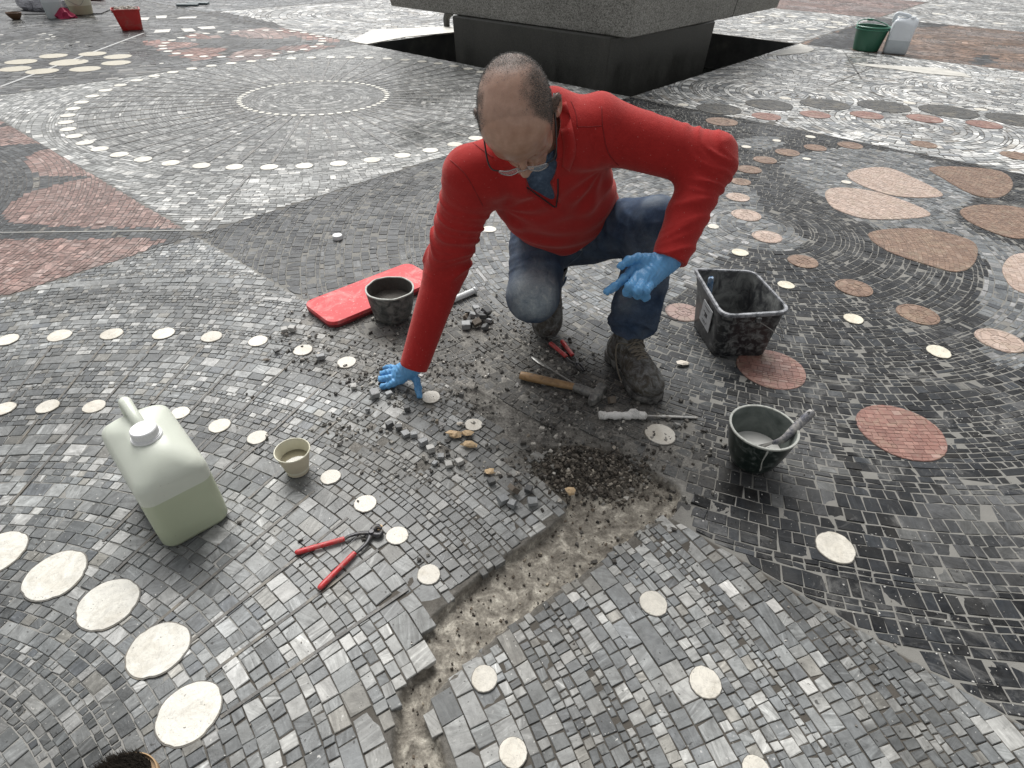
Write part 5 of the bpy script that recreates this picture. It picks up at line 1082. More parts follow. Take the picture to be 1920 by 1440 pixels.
def cone(P, a, b, ra, rb, full=False, sq=None):
    a = np.asarray(a, float); b = np.asarray(b, float); ab = b - a; L = ab @ ab; t = np.clip(((P - a) @ ab) / L, 0, 1); q = P - a - t[:, None] * ab
    d = np.sqrt((q * q).sum(1)) - (ra + (rb - ra) * t); return (d, t) if full else d
def ell(P, c, r, R=None):
    q = P - np.asarray(c, float)
    if R is not None: q = q @ np.asarray(R).T          # rows of R are the axes
    r = np.asarray(r, float); k0 = np.sqrt(((q / r) ** 2).sum(1)); k1 = np.sqrt(((q / r ** 2) ** 2).sum(1)) + 1e-9; return k0 * (k0 - 1) / k1
def Pc(px, py, zc):
    x = px - 960.0; y = py - 720.0; u = _c * x - _s * y; v = _s * x + _c * y; k = zc / FPX
    return np.array([u * k, (FPX * CP - v * SP) * k, H - (FPX * SP + v * CP) * k])
def nrm(v): v = np.asarray(v, float); return v / np.linalg.norm(v)
ROOT = np.array([.25, 1.78, 0.0])
man = thing("person", "balding man in red fleece and jeans crouching, one blue-gloved hand on the paving", "person", tuple(ROOT))
def part(name, V, F, mat, parent=None, smooth=True):
    me = new_mesh(name, np.asarray(V) - ROOT, F, [mat], smooth); o = link(name, me, parent or man)
    if parent is not None: o.location = (0, 0, 0)
    return o
# joints
SR, ER, WR = P3(890, 330, .70), P3(838, 497, .395), P3(777, 684, .100)
SL, EL, WL = P3(1122, 243, .82), P3(1330, 302, .760), P3(1257, 482, .555)
PV = np.array([.185, 1.945, .395]); NB = (SR + SL) / 2 + np.array([.0, .01, .035])
HR_, HL_ = np.array([.085, 1.91, .385]), np.array([.27, 1.93, .40])
KR, AR = P3(999, 556, .265), np.array([.125, 2.03, .17]); KL = P3(1232, 418, .535); _toe = np.array([*gnd(1226, 759), 0.]); _fd = nrm(_toe - np.array([*gnd(1152, 668), 0.])); AL = _toe - _fd * .230 + np.cross((0, 0, 1), _fd) * .012 + (0, 0, .125)
XS = nrm(SL - SR); ZS = nrm(NB - PV); YS = nrm(np.cross(ZS, XS)); XS2 = nrm(np.cross(YS, ZS)); RT_ = np.array([XS2, YS, ZS])   # YS points to the back
HC = P3(966, 206, .925)
Fh = nrm([.10, -.60, -.79]); Uh = np.array([-.24, -.78, .60]); Uh = nrm(Uh - Fh * (Uh @ Fh)); Lh = np.cross(Uh, Fh)
if Lh[0] < 0: Lh = -Lh
def HP(l, f, u): return HC + Lh * l + Fh * f + Uh * u
RH = np.array([Lh, Fh, Uh])
def sp(s): return PV + (NB - PV) * s
SK = HP(0, -.035, -.075)      # skull base

def head_sdf(P):
    d = ell(P, HP(0, -.008, .004), (.0815, .104, .088), RH)
    d = smin(d, ell(P, HP(0, .042, .014), (.070, .058, .064), RH), .03)
    d = smin(d, ell(P, HP(0, .036, -.050), (.062, .056, .070), RH), .03)
    d = smin(d, ell(P, HP(0, .058, -.100), (.040, .036, .032), RH), .03)
    d = smin(d, cone(P, HP(-.045, .010, -.085), HP(-.022, .060, -.108), .020, .018), .025)
    d = smin(d, cone(P, HP(.045, .010, -.085), HP(.022, .060, -.108), .020, .018), .025)
    for s in (-1, 1):
        d = smin(d, cone(P, HP(s * .012, .090, -.016), HP(s * .046, .074, -.018), .0105, .010), .014)
        d = smin(d, ell(P, HP(s * .046, .058, -.056), (.022, .020, .022), RH), .02)
        d = smax(d, -ell(P, HP(s * .031, .104, -.038), (.018, .017, .011), RH), .012)
        d = smin(d, ell(P, HP(s * .031, .080, -.038), (.0145, .0135, .0125), RH), .004)
    d = smin(d, cone(P, HP(0, .092, -.026), HP(0, .119, -.064), .0075, .0115), .010)
    for s in (-1, 1): d = smin(d, ell(P, HP(s * .0125, .106, -.068), (.0085, .012, .0085), RH), .007)
    d = smin(d, cone(P, HP(-.020, .088, -.088), HP(.020, .088, -.088), .006, .006), .012)
    d = smin(d, cone(P, HP(-.018, .088, -.099), HP(.018, .088, -.099), .0062, .0062), .008)
    for s in (-1, 1):
        Re = np.array([nrm(Lh * s + Fh * .35), nrm(Fh - Lh * s * .35), Uh]); c = HP(s * .089, -.008, -.034)
        e = ell(P, c, (.0085, .023, .038), Re); e = smax(e, -ell(P, c + Lh * s * .008 + Fh * .004, (.007, .012, .020), Re), .004); d = smin(d, e, .008)
    return d
PKR = P3(746, 702, .038); PKL = Pc(1204, 520, 1.535)
def neck_sdf(P): return cone(P, SK, NB + YS * .0, .058, .066)
def torso_sdf(P, g=0.0):
    d = ell(P, sp(.74) - YS * .015, (.180 + g, .115 + g, .165 + g), RT_)
    d = smin(d, ell(P, sp(.42) - YS * .02, (.158 + g, .118 + g, .17 + g), RT_), .08)
    d = smin(d, ell(P, sp(.06), (.165 + g, .12 + g, .13 + g), RT_), .08)
    d = smin(d, cone(P, SR + ZS * .005, SL + ZS * .005, .060 + g, .060 + g), .07)
    return smin(d, cone(P, NB - ZS * .05, NB + ZS * .0, .085 + g, .062 + g), .06)
def body_sdf(P):
    d = head_sdf(P); d = smin(d, neck_sdf(P), .03); d = smin(d, torso_sdf(P, -.012), .04)
    for a, b, c in ((SR, ER, WR), (SL, EL, WL)): d = smin(d, cone(P, a, b, .046, .036), .04); d = smin(d, cone(P, b, c, .034, .021), .02)
    for a, b, c in ((HR_, KR, AR), (HL_, KL, AL)): d = smin(d, cone(P, a, b, .078, .055), .05); d = smin(d, cone(P, b, c, .052, .036), .02)
    for w, k in ((WR, (PKR + WR) / 2), (WL, (PKL + WL) / 2)): d = smin(d, cone(P, w, k, .018, .012), .01)
    return d
V, F = sdf_mesh(body_sdf, (-.42, 1.18, .03), (.66, 2.14, 1.08), .0032); V = relax(V, F, 1, .4)
hl = (V - HC) @ RH.T; l_, f_, u_ = hl.T
hn = fbm(V, 45, 3, 2); side = np.clip((np.abs(l_ + .012) - .036 + .020 * hn - .10 * np.clip(f_ - .02, 0, 1)) / .034, 0, 1); back = np.clip((-.026 - f_ + .020 * hn) / .05, 0, 1)
hairm = np.maximum(side * .9, back); front = np.clip((.050 - f_ + .30 * (np.abs(l_) - .045) * (np.abs(l_) > .045) + .006 * hn) / .018, 0, 1); low = np.clip((u_ + .030 + .5 * np.clip(-f_, 0, 1)) / .015, 0, 1)
hairm = hairm * front * low * (np.linalg.norm(hl, axis=1) < .13); hairm = np.clip(hairm + .20 * (f_ < .05) * (u_ > 0) * (np.linalg.norm(hl, axis=1) < .13), 0, 1)
m = NT("skin"); a_ = m.attr('hairm').outputs['Fac']; n1 = m.noise(55, 5, .6); n3 = m.noise(380, 3, .5)
sk = m.ramp(n1, [(.3, (.36, .21, .150)), (.55, (.42, .255, .185)), (.75, (.49, .305, .230))])
sp_n = m.ramp(m.noise(700, 2, .5), [(.40, .55), (.56, 1.0)]); hc_ = m.mix(n3, (.022, .018, .015), (.065, .055, .047))
c = m.mix(m.math('MULTIPLY', a_, m.math('MULTIPLY', sp_n, 1.02), True), sk, hc_)
m.set(Base_Color=c, Roughness=m.mix(a_, .30, .7)); m.b.inputs['Subsurface Weight'].default_value = .12; m.b.inputs['Subsurface Radius'].default_value = (.012, .005, .003); m.b.inputs['Subsurface Scale'].default_value = 1.0
m.bump(m.math('ADD', m.noise(260, 4, .6), m.math('MULTIPLY', m.noise(60, 3), .8)), .2, .001); SKIN = m.m
bo = part("body", V, F, SKIN); at = bo.data.attributes.new('hairm', 'FLOAT', 'POINT'); at.data.foreach_set('value', hairm.astype(np.float32))
# cropped hair: short strands standing on the scalp
rg = np.random.default_rng(3); cand = np.where(hairm > .22)[0]; nn_ = 17000; ci = rg.choice(cand, nn_, p=hairm[cand] / hairm[cand].sum())
cn = V[F]; fn_ = np.cross(cn[:, 1] - cn[:, 0], cn[:, 2] - cn[:, 0]); vn = np.zeros_like(V)
for k in range(4):
    for x in range(3): vn[:, x] += np.bincount(F[:, k], fn_[:, x], len(V))
vn /= np.linalg.norm(vn, axis=1)[:, None] + 1e-12
if (vn[cand] * (V[cand] - HC)).sum() < 0: vn = -vn
root = V[ci] + rg.normal(0, .0012, (nn_, 3)); nr = nrm_ = vn[ci]; tip = root + (nr * .75 - Fh * .1 - Uh * .55 + rg.normal(0, .22, (nn_, 3))) * rg.uniform(.0022, .0050, nn_)[:, None]
tx = np.cross(nr, rg.normal(0, 1, (nn_, 3))); tx /= np.linalg.norm(tx, axis=1)[:, None]; ty = np.cross(nr, tx); w_ = .00032
hv = np.stack([root + tx * w_, root - tx * w_ * .5 + ty * w_, root - tx * w_ * .5 - ty * w_, tip], 1).reshape(-1, 3); hf = (np.arange(nn_)[:, None, None] * 4 + np.array([[0, 1, 3], [1, 2, 3], [2, 0, 3]])).reshape(-1, 3)
HAIRM = smat("cropped_hair", (.034, .028, .023), .6, .4, 200, 0)
part("hair", hv, hf, HAIRM, smooth=False)
rg = np.random.default_rng(8)
for s in (-1, 1):
    B = MB()    # eyebrows
    for k in range(260):
        u = rg.random(); p = HP(s * (.014 + .034 * u), .101 - .018 * u + .001, -.012 + .004 * math.sin(u * 3) + rg.normal(0, .0022)); q = p + Lh * s * .005 + Fh * .003 + Uh * rg.normal(0, .002); b0_ = len(B.V)
        B.V += [tuple(p - Uh * .0003), tuple(p + Uh * .0003), tuple(p + Fh * .0004), tuple(q)]; B.F += [[b0_, b0_ + 1, b0_ + 3], [b0_ + 1, b0_ + 2, b0_ + 3], [b0_ + 2, b0_, b0_ + 3]]
    part("eyebrow", np.array(B.V), B.F, HAIRM, smooth=False)

# --- cloth
def folds(P, s, axis_pt, freq, amp, seed=0.0):
    w = P @ np.array([3.1, 2.3, 4.2]) ; w2 = P @ np.array([-5.2, 4.1, 2.7])
    ph = s * freq + 2.6 * np.sin(w * 2.6 + seed) + 1.7 * np.sin(w2 * 3.1 + seed * 2); x = np.sin(ph); y = np.sin(ph * 1.73 + 2.0 * np.sin(w2 * 2.2 + seed))
    z = .5 + .5 * np.sin(w * 1.3 + w2 * .9 + seed * 3 + s * 3); return amp * z * ((1 - np.abs(x)) ** 1.5 * 1.3 - .4 + .7 * ((1 - np.abs(y)) ** 1.5 - .35))
def sleeve(P, a, b, c, r, seed):
    d1, t1 = cone(P, a, b, r[0], r[1], True); d2, t2 = cone(P, b, c, r[1] * .97, r[2], True)
    f1 = folds(P, t1, a, 15, .0085 * (.30 + .9 * t1), seed); f2 = folds(P, t2, b, 19, .0088 * (1.05 - .55 * t2), seed + 2)
    d = smin(d1 - f1, d2 - f2, .035); return d
VA, VB, VC = np.array([9., 9., 9.]), np.array([9., 9., 9.1]), np.array([9., 9., 9.2])
VTIP = Pc(1037, 384, 1.535)
def sweater(P):
    d = torso_sdf(P, .010); d = smin(d, cone(P, NB + XS * .040 + ZS * .030 + YS * .01, SL - XS * .075 + ZS * .034, .088, .084), .05); d = smin(d, ell(P, sp(.26) + XS2 * .085, (.105, .10, .10), RT_), .06)
    q = (P - PV) @ RT_.T; s = q[:, 2] / .55
    wr = .0045 * np.sin(q[:, 0] * 9 + s * 11 + 1.5 * np.sin(q[:, 0] * 14 + 2) + .8 * np.sin(q[:, 2] * 30)) * np.clip(1.3 - s, 0.25, 1) + .0025 * np.sin(s * 38 + 4 * np.sin(q[:, 0] * 9) + 2 * np.sin(q[:, 1] * 18))
    rad = .0055 * np.sin(np.arctan2(q[:, 2] - .44, q[:, 0] - .15) * 9 + q[:, 1] * 16) * np.clip(1 - np.abs(np.hypot(q[:, 2] - .44, q[:, 0] - .15) - .12) / .11, 0, 1)
    rad += .0055 * np.sin(np.arctan2(q[:, 2] - .42, q[:, 0] + .15) * 8 + q[:, 1] * 14) * np.clip(1 - np.abs(np.hypot(q[:, 2] - .42, q[:, 0] + .15) - .12) / .11, 0, 1)
    d = d + wr + rad
    d = smin(d, sleeve(P, SR - XS * .005, ER, WR + nrm(WR - ER) * .02, (.078, .066, .046), 1.0), .045)
    d = smin(d, sleeve(P, SL, EL, WL + nrm(WL - EL) * .02, (.080, .068, .048), 4.0), .045)
    # cuffs are cut square, hem cut at the waist
    for w, e in ((WR, ER), (WL, EL)):
        n = nrm(w - e); k = (P - (w + n * .010)) @ n; near_ = np.linalg.norm(P - w, axis=1) < .12; d = np.where(near_, np.maximum(d, k), d)
    d = smax(d, -((P - sp(.165)) @ ZS) + .010 * np.sin(q[:, 0] * 14) + .02 * q[:, 0], .012)
    # stand collar
    ax = nrm(SK - NB); t = (P - NB) @ ax; r = np.linalg.norm(P - NB - t[:, None] * ax, axis=1)
    col = np.maximum(np.abs(r - .080 - .015 * t / .06) - .0045, np.abs(t - .025) - .040); d = smin(d, col, .018)
    hole = np.maximum(r - .072 - .05 * np.clip(t, 0, 1), -(t + .03)); d = smax(d, -hole, .006)
    v = np.minimum(cone(P, VA, VB, .050, .034), cone(P, VB, VC, .034, .015)); d = smax(d, -v, .005)
    # zip placket ridge either side of the slit
    return d
def surf(px, py, fn, z0=1.0, z1=2.4):
    ks = np.linspace(z0, z1, 700); P = np.array([Pc(px, py, k) for k in ks]); d = fn(P); i = np.argmax(d < 0); return P[i] if d[i] < 0 else None
VC = surf(1040, 385, sweater); VB = surf(1012, 350, sweater); VA = NB - YS * .07 + ZS * .03
FLE = NT("red_fleece"); n1 = FLE.noise(520, 3, .6); n2b = FLE.noise(60, 5, .6); n4 = FLE.noise(7, 4, .6)
c = FLE.mix(n2b, (.30, .015, .015), (.41, .026, .024)); c = FLE.mix(.5, c, FLE.ramp(n4, [(.3, .85), (.7, 1.12)]), 'MULTIPLY'); lint = FLE.ramp(FLE.noise(240, 2, .4), [(.735, 0.), (.76, .55)])
FLE.set(Base_Color=FLE.mix(lint, c, (.55, .30, .28)), Roughness=.92); FLE.b.inputs['Sheen Weight'].default_value = .30; FLE.b.inputs['Sheen Roughness'].default_value = .45; FLE.b.inputs['Sheen Tint'].default_value = (1, .55, .5, 1); FLE.b.inputs['Specular IOR Level'].default_value = .2
FLE.bump(FLE.math('ADD', n1, FLE.math('MULTIPLY', n2b, .8)), .55, .0022)
V, F = sdf_mesh(sweater, (-.46, 1.28, .06), (.68, 2.16, .98), .0042); V = relax(V, F, 1, .5); sw = part("sweater", V, F, FLE.m)
# seams: yoke and armhole stitching as thin piping on the cloth
def snap(pts, fn, it=12, off=.0005):
    P = np.array(pts, float)
    for _ in range(it):
        e = 1e-3; d = fn(P); g = np.stack([(fn(P + np.eye(3)[k] * e) - d) / e for k in range(3)], 1); g /= np.linalg.norm(g, axis=1)[:, None] + 1e-9; P = P - g * (d - off)[:, None] * .8
    return P
def seam(name, pts, r, mat, fn, n=10, parent=None):
    P = snap(catmull(np.array(pts), n, False), fn); B = MB(); B.tube(P, r, 6); o = part(name, np.array(B.V), B.F, mat, parent); return o
DRED = smat("dark_red_seam", (.20, .012, .012), .9, .1, 60, .2)
cam0 = np.array([0, 0, H])
def seamP(lst, zc=1.45): return [Pc(a, b, zc) for a, b in lst]
def seam_px(name, lst, r, mat, fn=sweater, n=8):
    pts = catmull(np.array(lst, float), 5, False); Q = [surf(a, b, fn) for a, b in pts]; Q = [q for q in Q if q is not None]
    # keep one continuous run
    run = [Q[0]]
    for q in Q[1:]:
        if np.linalg.norm(q - run[-1]) < .05: run.append(q)
    P = snap(run, fn, 6); B = MB(); B.tube(P, r, 6); return part(name, np.array(B.V), B.F, mat, sw)
seam_px("seam", [(878, 262), (905, 282), (925, 296)], .0010, DRED); seam_px("seam", [(845, 300), (875, 330), (905, 385)], .0011, DRED)
seam_px("seam", [(1082, 238), (1105, 238), (1128, 236)], .0010, DRED); seam_px("seam", [(1082, 238), (1080, 215), (1070, 190)], .0010, DRED); seam_px("seam", [(1128, 200), (1130, 240), (1140, 285), (1160, 310)], .0010, DRED)
# turned collar flaps on both sides of the open zip
def flap(inner, outer, lift=.007, th=.0028):
    A = [surf(*q, sweater) for q in catmull(np.array(inner, float), 5, False)]; Bq = [surf(*q, sweater) for q in catmull(np.array(outer, float), 5, False)]
    ok = [(a, b) for a, b in zip(A, Bq) if a is not None and b is not None and np.linalg.norm(a - b) < .09]
    B = MB(); R = []
    for i, (a, b) in enumerate(ok):
        n_ = nrm(cam0 - (a + b) / 2); mid = (a + b) / 2 + n_ * (lift + .005); R.append(np.array([a + n_ * .001, mid - n_ * th, b + n_ * (lift * .5), b + n_ * (lift * .5 + th), mid + n_ * th, a + n_ * (.001 + th)]))
    if len(R) > 2: B.ring_loft(R); V_, F_ = np.array(B.V), B.F; part("collar_flap", V_, F_, FLE.m, sw)
flap([(1044, 196), (1050, 235), (1056, 275), (1054, 312)], [(1062, 190), (1072, 232), (1080, 280), (1068, 322)])
# open zip edges
ZIPM = smat("zip_tape", (.02, .016, .018), .6, .2, 60, .2)
seam_px('zip', [(988, 352), (1010, 368), (1040, 389)], .0022, ZIPM); seam_px('zip', [(1043, 389), (1046, 362), (1046, 335)], .0022, ZIPM)
# shirt under the fleece
def shirt(P):
    d = torso_sdf(P, -.006) ; ax = nrm(SK - NB); t = (P - NB) @ ax; r = np.linalg.norm(P - NB - t[:, None] * ax, axis=1)
    col = np.maximum(np.abs(r - .0665 - .012 * np.clip(t / .06, -1, 1.2)) - .0028, np.abs(t - .030) - .045); wedge = cone(P, NB - YS * .09 + ZS * .06, NB - YS * .095 - ZS * .02, .026, .004); col = smax(col, -wedge, .004)
    d = smin(d, col, .01) + .002 * np.sin(P[:, 0] * 70 + 3 * np.sin(P[:, 2] * 40)); d = smax(d, -np.maximum(r - .060, -(t + .035)), .004); return np.maximum(d, -((P - sp(.25)) @ ZS))
m = NT("denim_shirt"); n1 = m.noise(90, 6, .7); m.set(Base_Color=m.ramp(n1, [(.3, (.025, .045, .085)), (.55, (.06, .10, .16)), (.75, (.16, .21, .28))]), Roughness=.85); m.bump(m.noise(500, 2), .3, .001); SH = m.m
V, F = sdf_mesh(shirt, (-.25, 1.3, .4), (.45, 2.0, 1.0), .0036); part("shirt", V, F, SH)

def jeans(P):
    d = ell(P, PV + ZS * .0, (.158, .120, .125), RT_)
    def leg(h, k, a, r, seed, ext=0.0):
        d1, t1 = cone(P, h, k, r[0], r[1], True); d2, t2 = cone(P, k, a, r[1] * .96, r[2], True)
        f1 = folds(P, t1, h, 12, .0085 * (1.25 - .9 * t1), seed); f2 = folds(P, t2, k, 18, .006 + .008 * t2 ** 2, seed + 3)
        n = nrm(a - k); return smin(d1 - f1, np.maximum(d2 - f2, (P - (a + n * ext)) @ n), .03)
    d = smin(d, leg(HR_, KR, AR, (.108, .083, .070), 2.0, .02), .05); d = smin(d, leg(HL_, KL, AL, (.110, .078, .088), 5.5, -.038), .05)
    return smin(d, ell(P, KR + np.array([.0, -.012, .01]), (.078, .070, .074)), .03)
m = NT("worn_jeans"); n1 = m.noise(30, 6, .7); n2c = m.noise(600, 2, .5, stretch=(1, 1, .35)); w = m.attr('wear_sheen').outputs['Fac']
dk = m.ramp(n1, [(.3, (.013, .025, .052)), (.6, (.030, .053, .098)), (.8, (.06, .095, .15))]); wr = m.ramp(m.noise(38, 7, .72, dist=.8), [(.3, (.17, .21, .25)), (.6, (.32, .36, .38)), (.78, (.60, .61, .59))])
c = m.mix(w, dk, wr); c = m.mix(.35, c, m.ramp(n2c, [(.35, .6), (.65, 1.4)]), 'MULTIPLY'); m.set(Base_Color=c, Roughness=.88); m.b.inputs['Specular IOR Level'].default_value = .25; m.bump(m.math('ADD', n2c, n1), .4, .0016); JE = m.m
V, F = sdf_mesh(jeans, (-.12, 1.40, .06), (.68, 2.2, .68), .0042); V = relax(V, F, 1, .5)
je = part("jeans", V, F, JE); wn = fbm(V, 14, 4, 6)
kc = surf(1003, 552, jeans); wear_sheen = np.clip(1.65 - np.linalg.norm((V - kc) / (.075, .10, .085), axis=1) + .45 * wn, 0, 1) * .95
th = cone(V, (HR_ + KR) / 2 + (0, 0, .05), KR, .03, .03); wear_sheen = np.maximum(wear_sheen, np.clip(.42 - th / .12 + .2 * wn, 0, .38)); kl2 = surf(1228, 372, jeans); wear_sheen = np.maximum(wear_sheen, np.clip(.62 - np.linalg.norm((V - kl2) / (.12, .09, .07), axis=1) + .3 * wn, 0, .4)); wear_sheen = np.maximum(wear_sheen, np.clip(.12 + .25 * wn, 0, .3))  # left knee top is coloured paler for its sheen; the rest is wear
at = je.data.attributes.new('wear_sheen', 'FLOAT', 'POINT'); at.data.foreach_set('value', wear_sheen.astype(np.float32))
STI = smat("jeans_stitch", (.10, .13, .17), .8, .2, 60, .2)
def seam_j(lst, r=.0014):
    pts = catmull(np.array(lst, float), 5, False); Q = [surf(a, b, jeans) for a, b in pts]; Q = [q for q in Q if q is not None]; run = [Q[0]]
    for q in Q[1:]:
        if np.linalg.norm(q - run[-1]) < .05: run.append(q)
    if len(run) < 3: return
    B = MB(); B.tube(snap(run, jeans, 6), r, 6); part("seam", np.array(B.V), B.F, STI, je)
seam_j([(1098, 450), (1090, 475), (1060, 500)])
# buckle / hanging white rag at the waist
WT = smat("belt_tag", (.35, .36, .37), .6, .2, 50, .3); q = surf(1090, 462, jeans)
if q is not None:
    B = MB(); lump(B, q, .017, (1, .5, .9), 3); part("belt_tag", np.array(B.V), B.F, WT, je, False)

# --- gloves
def hand_sdf(P, wrist, knuck, fing, thumb, palm_r=.021, pw=None):
    """knuck: 4 knuckle points index..little; fing: per finger [mid, tip]; thumb: [base, mid, tip]"""
    d = cone(P, wrist - nrm(np.mean(knuck, 0) - wrist) * .030, wrist, .030, .029)
    for k, kp in enumerate(knuck): d = smin(d, cone(P, wrist + (kp - np.mean(knuck, 0)) * .35, kp, .022, .0150), .018)
    for kp, fs, r in zip(knuck, fing, (.0120, .0123, .0117, .0106)):
        pts = [kp] + list(fs); rr = np.linspace(r * 1.08, r * .86, len(pts))
        f = None
        for a, b, ra, rb in zip(pts[:-1], pts[1:], rr[:-1], rr[1:]): x = cone(P, a, b, ra, rb); f = x if f is None else smin(f, x, .004)
        d = smin(d, f, .0065)
    t = None
    for a, b, ra, rb in zip(thumb[:-1], thumb[1:], (.0165, .0125, .0115), (.0125, .0115, .0098)): x = cone(P, a, b, ra, rb); t = x if t is None else smin(t, x, .005)
    d = smin(d, t, .014)
    w = P @ np.array([1., .6, -.4]); return d + .0007 * np.sin(w * 420 + 3 * np.sin(P[:, 2] * 160)) + .0009 * np.sin(P[:, 1] * 210 + 2 * np.sin(P[:, 0] * 170))
m = NT("blue_nitrile"); n1 = m.noise(36, 5, .6); m.set(Base_Color=m.mix(m.ramp(m.noise(25, 6, .7), [(.58, 0.), (.72, .35)]), m.mix(n1, (.085, .26, .50), (.115, .33, .60)), (.22, .32, .42)), Roughness=.42)
m.b.inputs['Subsurface Weight'].default_value = .1; m.b.inputs['Subsurface Radius'].default_value = (.004, .006, .01); m.bump(m.math('ADD', m.noise(90, 4, .6, dist=1.5), m.noise(30, 3, .6, dist=2)), .4, .002); GLV = m.m
# resting right hand (left in the picture): fingers spread on the stones
def PG(px, py, z): return P3(px, py, z)
kn = [PG(752, 712, .036), PG(744, 705, .040), PG(742, 698, .040), PG(746, 692, .036)]
fg = [[PG(737, 719, .026), PG(728, 723, .014), PG(717, 725, .0105)], [PG(730, 709, .032), PG(719, 711, .019), PG(706, 711, .0105)], [PG(730, 698, .032), PG(721, 700, .020), PG(711, 702, .0105)], [PG(735, 689, .030), PG(728, 689, .018), PG(722, 691, .010)]]
thb = [PG(772, 702, .052), PG(781, 713, .038), PG(784, 729, .022), PG(787, 742, .0115)]
wr_ = WR + nrm(np.mean(kn, 0) - WR) * .012
fnR = lambda P: hand_sdf(P, wr_, kn, fg, thb)
V, F = sdf_mesh(fnR, (-.46, 1.30, -.005), (-.20, 1.62, .17), .0021); V[:, 2] = np.maximum(V[:, 2], .0012); part("glove", V, F, GLV)
# raised left hand (right in the picture): index pointing down to the left
zc = 1.555
kn = [Pc(1186, 508, zc - .01), Pc(1196, 519, zc - .025), Pc(1210, 525, zc - .03), Pc(1224, 528, zc - .02)]
fg = [[Pc(1170, 523, zc - .02), Pc(1153, 537, zc - .015), Pc(1138, 547, zc - .01)], [Pc(1180, 538, zc - .05), Pc(1176, 548, zc - .03), Pc(1182, 551, zc - .005)], [Pc(1196, 545, zc - .06), Pc(1195, 554, zc - .035), Pc(1200, 553, zc - .01)], [Pc(1212, 546, zc - .05), Pc(1211, 558, zc - .03), Pc(1214, 556, zc - .008)]]
thb = [Pc(1215, 486, zc - .02), Pc(1196, 484, zc - .03), Pc(1178, 489, zc - .035), Pc(1164, 499, zc - .03)]
wl_ = WL + nrm(np.mean(kn, 0) - WL) * .010
fnL = lambda P: hand_sdf(P, wl_, kn, fg, thb, .022)
V, F = sdf_mesh(fnL, (.20, 1.25, .38), (.56, 1.62, .66), .0021); part("glove", V, F, GLV)

# --- boots
def boot(name, M, T, laces=True):
    """boot model: x to the toe, y left, z up, heel at the origin, sole on z=0"""
    def W_(p): return np.asarray(p) @ M.T + T
    def up(P):
        q = (P - T) @ M
        d = ell(q, (.238, 0, .048), (.068, .057, .045)); d = smin(d, ell(q, (.17, 0, .062), (.085, .052, .052)), .03); d = smin(d, ell(q, (.045, 0, .055), (.054, .047, .055)), .03)
        d = smin(d, cone(q, (.075, .003, .075), (.070, .012, .165), .053, .054), .03); d = smin(d, cone(q, (.10, 0, .10), (.20, 0, .062), .040, .036), .02)
        a = q[:, 0]; d = d + .0012 * np.sin(q[:, 0] * 130 + 3 * np.sin(q[:, 1] * 60)) * (q[:, 0] < .19) * (q[:, 2] > .05)
        d = d + .0018 * (np.abs(np.sin(q[:, 2] * 95)) < .25) * (q[:, 0] < .14)
        cap = np.abs(q[:, 0] - .188 - .15 * q[:, 1] ** 2 / .01 * .02) - .002; d = np.where(cap < 0, d + .0012, d)
        d = np.maximum(d, -(q[:, 2] - .022)); d = smax(d, q[:, 2] - .190, .006); d = smax(d, -cone(q, (.070, .012, .14), (.070, .012, .25), .045, .052), .004); return d
    cs = np.array([W_(c) for c in [(x, y, z) for x in (-.03, .32) for y in (-.085, .085) for z in (-.01, .23)]])
    V, F = sdf_mesh(up, cs.min(0) - .01, cs.max(0) + .01, .0034); o = part(name, V, F, BOOT)
    out = [(-.012, 0), (-.004, .030), (.03, .040), (.09, .037), (.15, .044), (.20, .053), (.25, .053), (.29, .036), (.306, .008), (.306, -.010), (.29, -.038), (.25, -.054), (.20, -.052), (.15, -.042), (.09, -.037), (.03, -.040), (-.004, -.030)]
    oc = catmull(np.array(out) * (1, 1.10), 4); B = MB(); c_ = oc.mean(0); k = np.where(np.arange(len(oc)) % 4 < 2, 1., .97)[:, None]
    R = [np.column_stack([c_ + (oc - c_) * s * (k if kk else 1), np.full(len(oc), z)]) for s, z, kk in ((.93, .0, 1), (1.0, .003, 1), (1.01, .012, 1), (1.0, .0135, 0), (1.0, .024, 0), (.985, .030, 0), (.95, .0305, 0))]
    B.ring_loft([W_(r) for r in R]); part("sole", np.array(B.V), B.F, SOLE, o)
    if laces:
        def onb(x, y): # top surface at x,y
            zs = np.linspace(.20, .02, 400); q = np.column_stack([np.full(400, x), np.full(400, y), zs]); d = up(W_(q)); i = np.argmax(d < 0); return W_((x, y, zs[i] + .0024)) if d[i] < 0 else W_((x, y, .1))
        rows = [(.190, .020), (.172, .023), (.155, .026), (.139, .028), (.124, .030)]
        for i in range(len(rows)):
            x, y = rows[i]; pts = [onb(x, -y), onb(x + .002, -y * .4), onb(x + .002, y * .4), onb(x, y)]; B = MB(); B.tube(pts, .0027, 8, smooth=5); part("lace", np.array(B.V), B.F, LACE, o)
            if i + 1 < len(rows):
                for s in (-1, 1): x2, y2 = rows[i + 1]; B = MB(); B.tube([onb(x, s * y), onb((x + x2) / 2, 0) + M @ np.array([0, 0, .0015 * s]), onb(x2, -s * y2)], .0027, 8, smooth=5); part("lace", np.array(B.V), B.F, LACE, o)
        B = MB(); B.tube([onb(.125, .022), W_((.12, .048, .105)), W_((.10, .058, .075)), W_((.13, .056, .060)), onb(.135, .030)], .0025, 8, smooth=6); part("lace", np.array(B.V), B.F, LACE, o)
        B = MB(); B.tube([onb(.125, -.022), W_((.10, -.050, .12)), W_((.125, -.060, .07)), W_((.16, -.062, .035)), W_((.185, -.064, .028))], .0025, 8, smooth=6); part("lace", np.array(B.V), B.F, LACE, o)
    return o
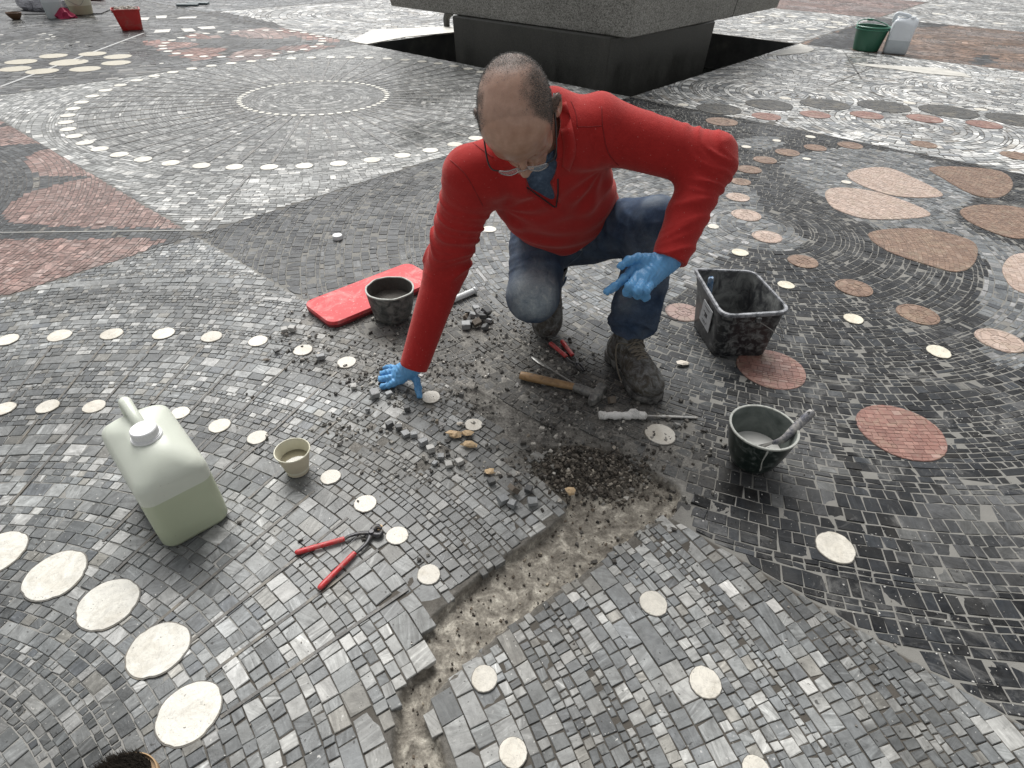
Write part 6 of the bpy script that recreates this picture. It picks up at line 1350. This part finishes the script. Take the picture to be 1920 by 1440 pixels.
m = NT("worn_boot_leather"); n1 = m.noise(26, 6, .7); n2d = m.noise(90, 5, .7); c = m.ramp(n1, [(.3, (.018, .015, .011)), (.55, (.048, .041, .030)), (.75, (.105, .095, .078))]); du = m.ramp(m.noise(34, 8, .75, dist=.7), [(.44, 0.), (.62, .9)])
m.set(Base_Color=m.mix(du, c, m.ramp(n2d, [(.3, (.10, .105, .105)), (.7, (.23, .235, .235))])), Roughness=.62); m.bump(m.math('ADD', n2d, m.noise(14, 4)), .5, .003); BOOT = m.m
SOLE = smat("boot_sole", (.022, .022, .021), .7, .3, 50, .3, dirt=(.17, .165, .155), dirt_amt=.6, dirt_scale=40); LACE = smat("boot_lace", (.16, .14, .11), .8, .3, 80, .4)
toe = np.array([*gnd(1226, 759), 0.]); fd = nrm(toe - np.array([*gnd(1152, 668), 0.])); yd = np.cross((0, 0, 1), fd); M = np.column_stack([fd, yd, (0, 0, 1)])
boot("boot", M, toe - fd * .303 + (0, 0, .0012))
toe2 = np.array([*gnd(1024, 632), 0.]); fd = nrm(np.array([-.03, -.72, -.62])); fh = nrm(np.array([fd[0], fd[1], 0])); yd = np.cross((0, 0, 1), fh); M = np.column_stack([fd, yd, np.cross(fd, yd)])
boot("boot", M, toe2 - M @ np.array([.29, 0, .008]) + (0, 0, .012), laces=False)

# --- spectacles
FR = smat("spectacle_metal", (.42, .40, .40), .25, .1, 60, 0, metal=.8); FRD = smat("spectacle_temple", (.018, .014, .014), .3, .1, 60, 0)
gl = MB()
def lens_pts(s, n=28):
    a = np.linspace(0, 2 * math.pi, n + 1); return [HP(s * .033 + .024 * np.sign(math.cos(k)) * abs(math.cos(k)) ** .75, .121 - .006 * abs(math.cos(k)) , -.043 + .015 * np.sign(math.sin(k)) * abs(math.sin(k)) ** .8) for k in a]
fr = None
for s in (-1, 1): gl.tube(lens_pts(s), .0015, 6)
gl.tube([HP(-.010, .120, -.036), HP(-.004, .124, -.031), HP(.004, .124, -.031), HP(.010, .120, -.036)], .0012, 6, smooth=3)
fro = part("spectacles", np.array(gl.V), gl.F, FR)
m = NT("lens_glass"); m.set(Base_Color=(.75, .78, .78), Roughness=.03); m.b.inputs['Alpha'].default_value = .16
for s in (-1, 1):
    B = MB(); P = np.array(lens_pts(s)[:-1]); c_ = P.mean(0); c2 = c_ + (P - c_) * .97; B.ring_loft([c2, c2 + Fh * .0008]); part("lens", np.array(B.V), B.F, m.m, fro)
    B = MB(); B.tube([HP(s * .056, .114, -.037), HP(s * .072, .108, -.034), HP(s * .0805, .085, -.032), HP(s * .0835, .03, -.026), HP(s * .085, -.012, -.018), HP(s * .083, -.036, -.036)], [.0016, .0019, .0020, .0020, .0020, .0018], 8, smooth=5); part("temple", np.array(B.V), B.F, FRD, fro)
# ---------------------------------------------------------------- final housekeeping
for o in scene.objects:
    if o.parent and o.parent.parent and o.parent.parent.parent: print('TOO DEEP', o.name)
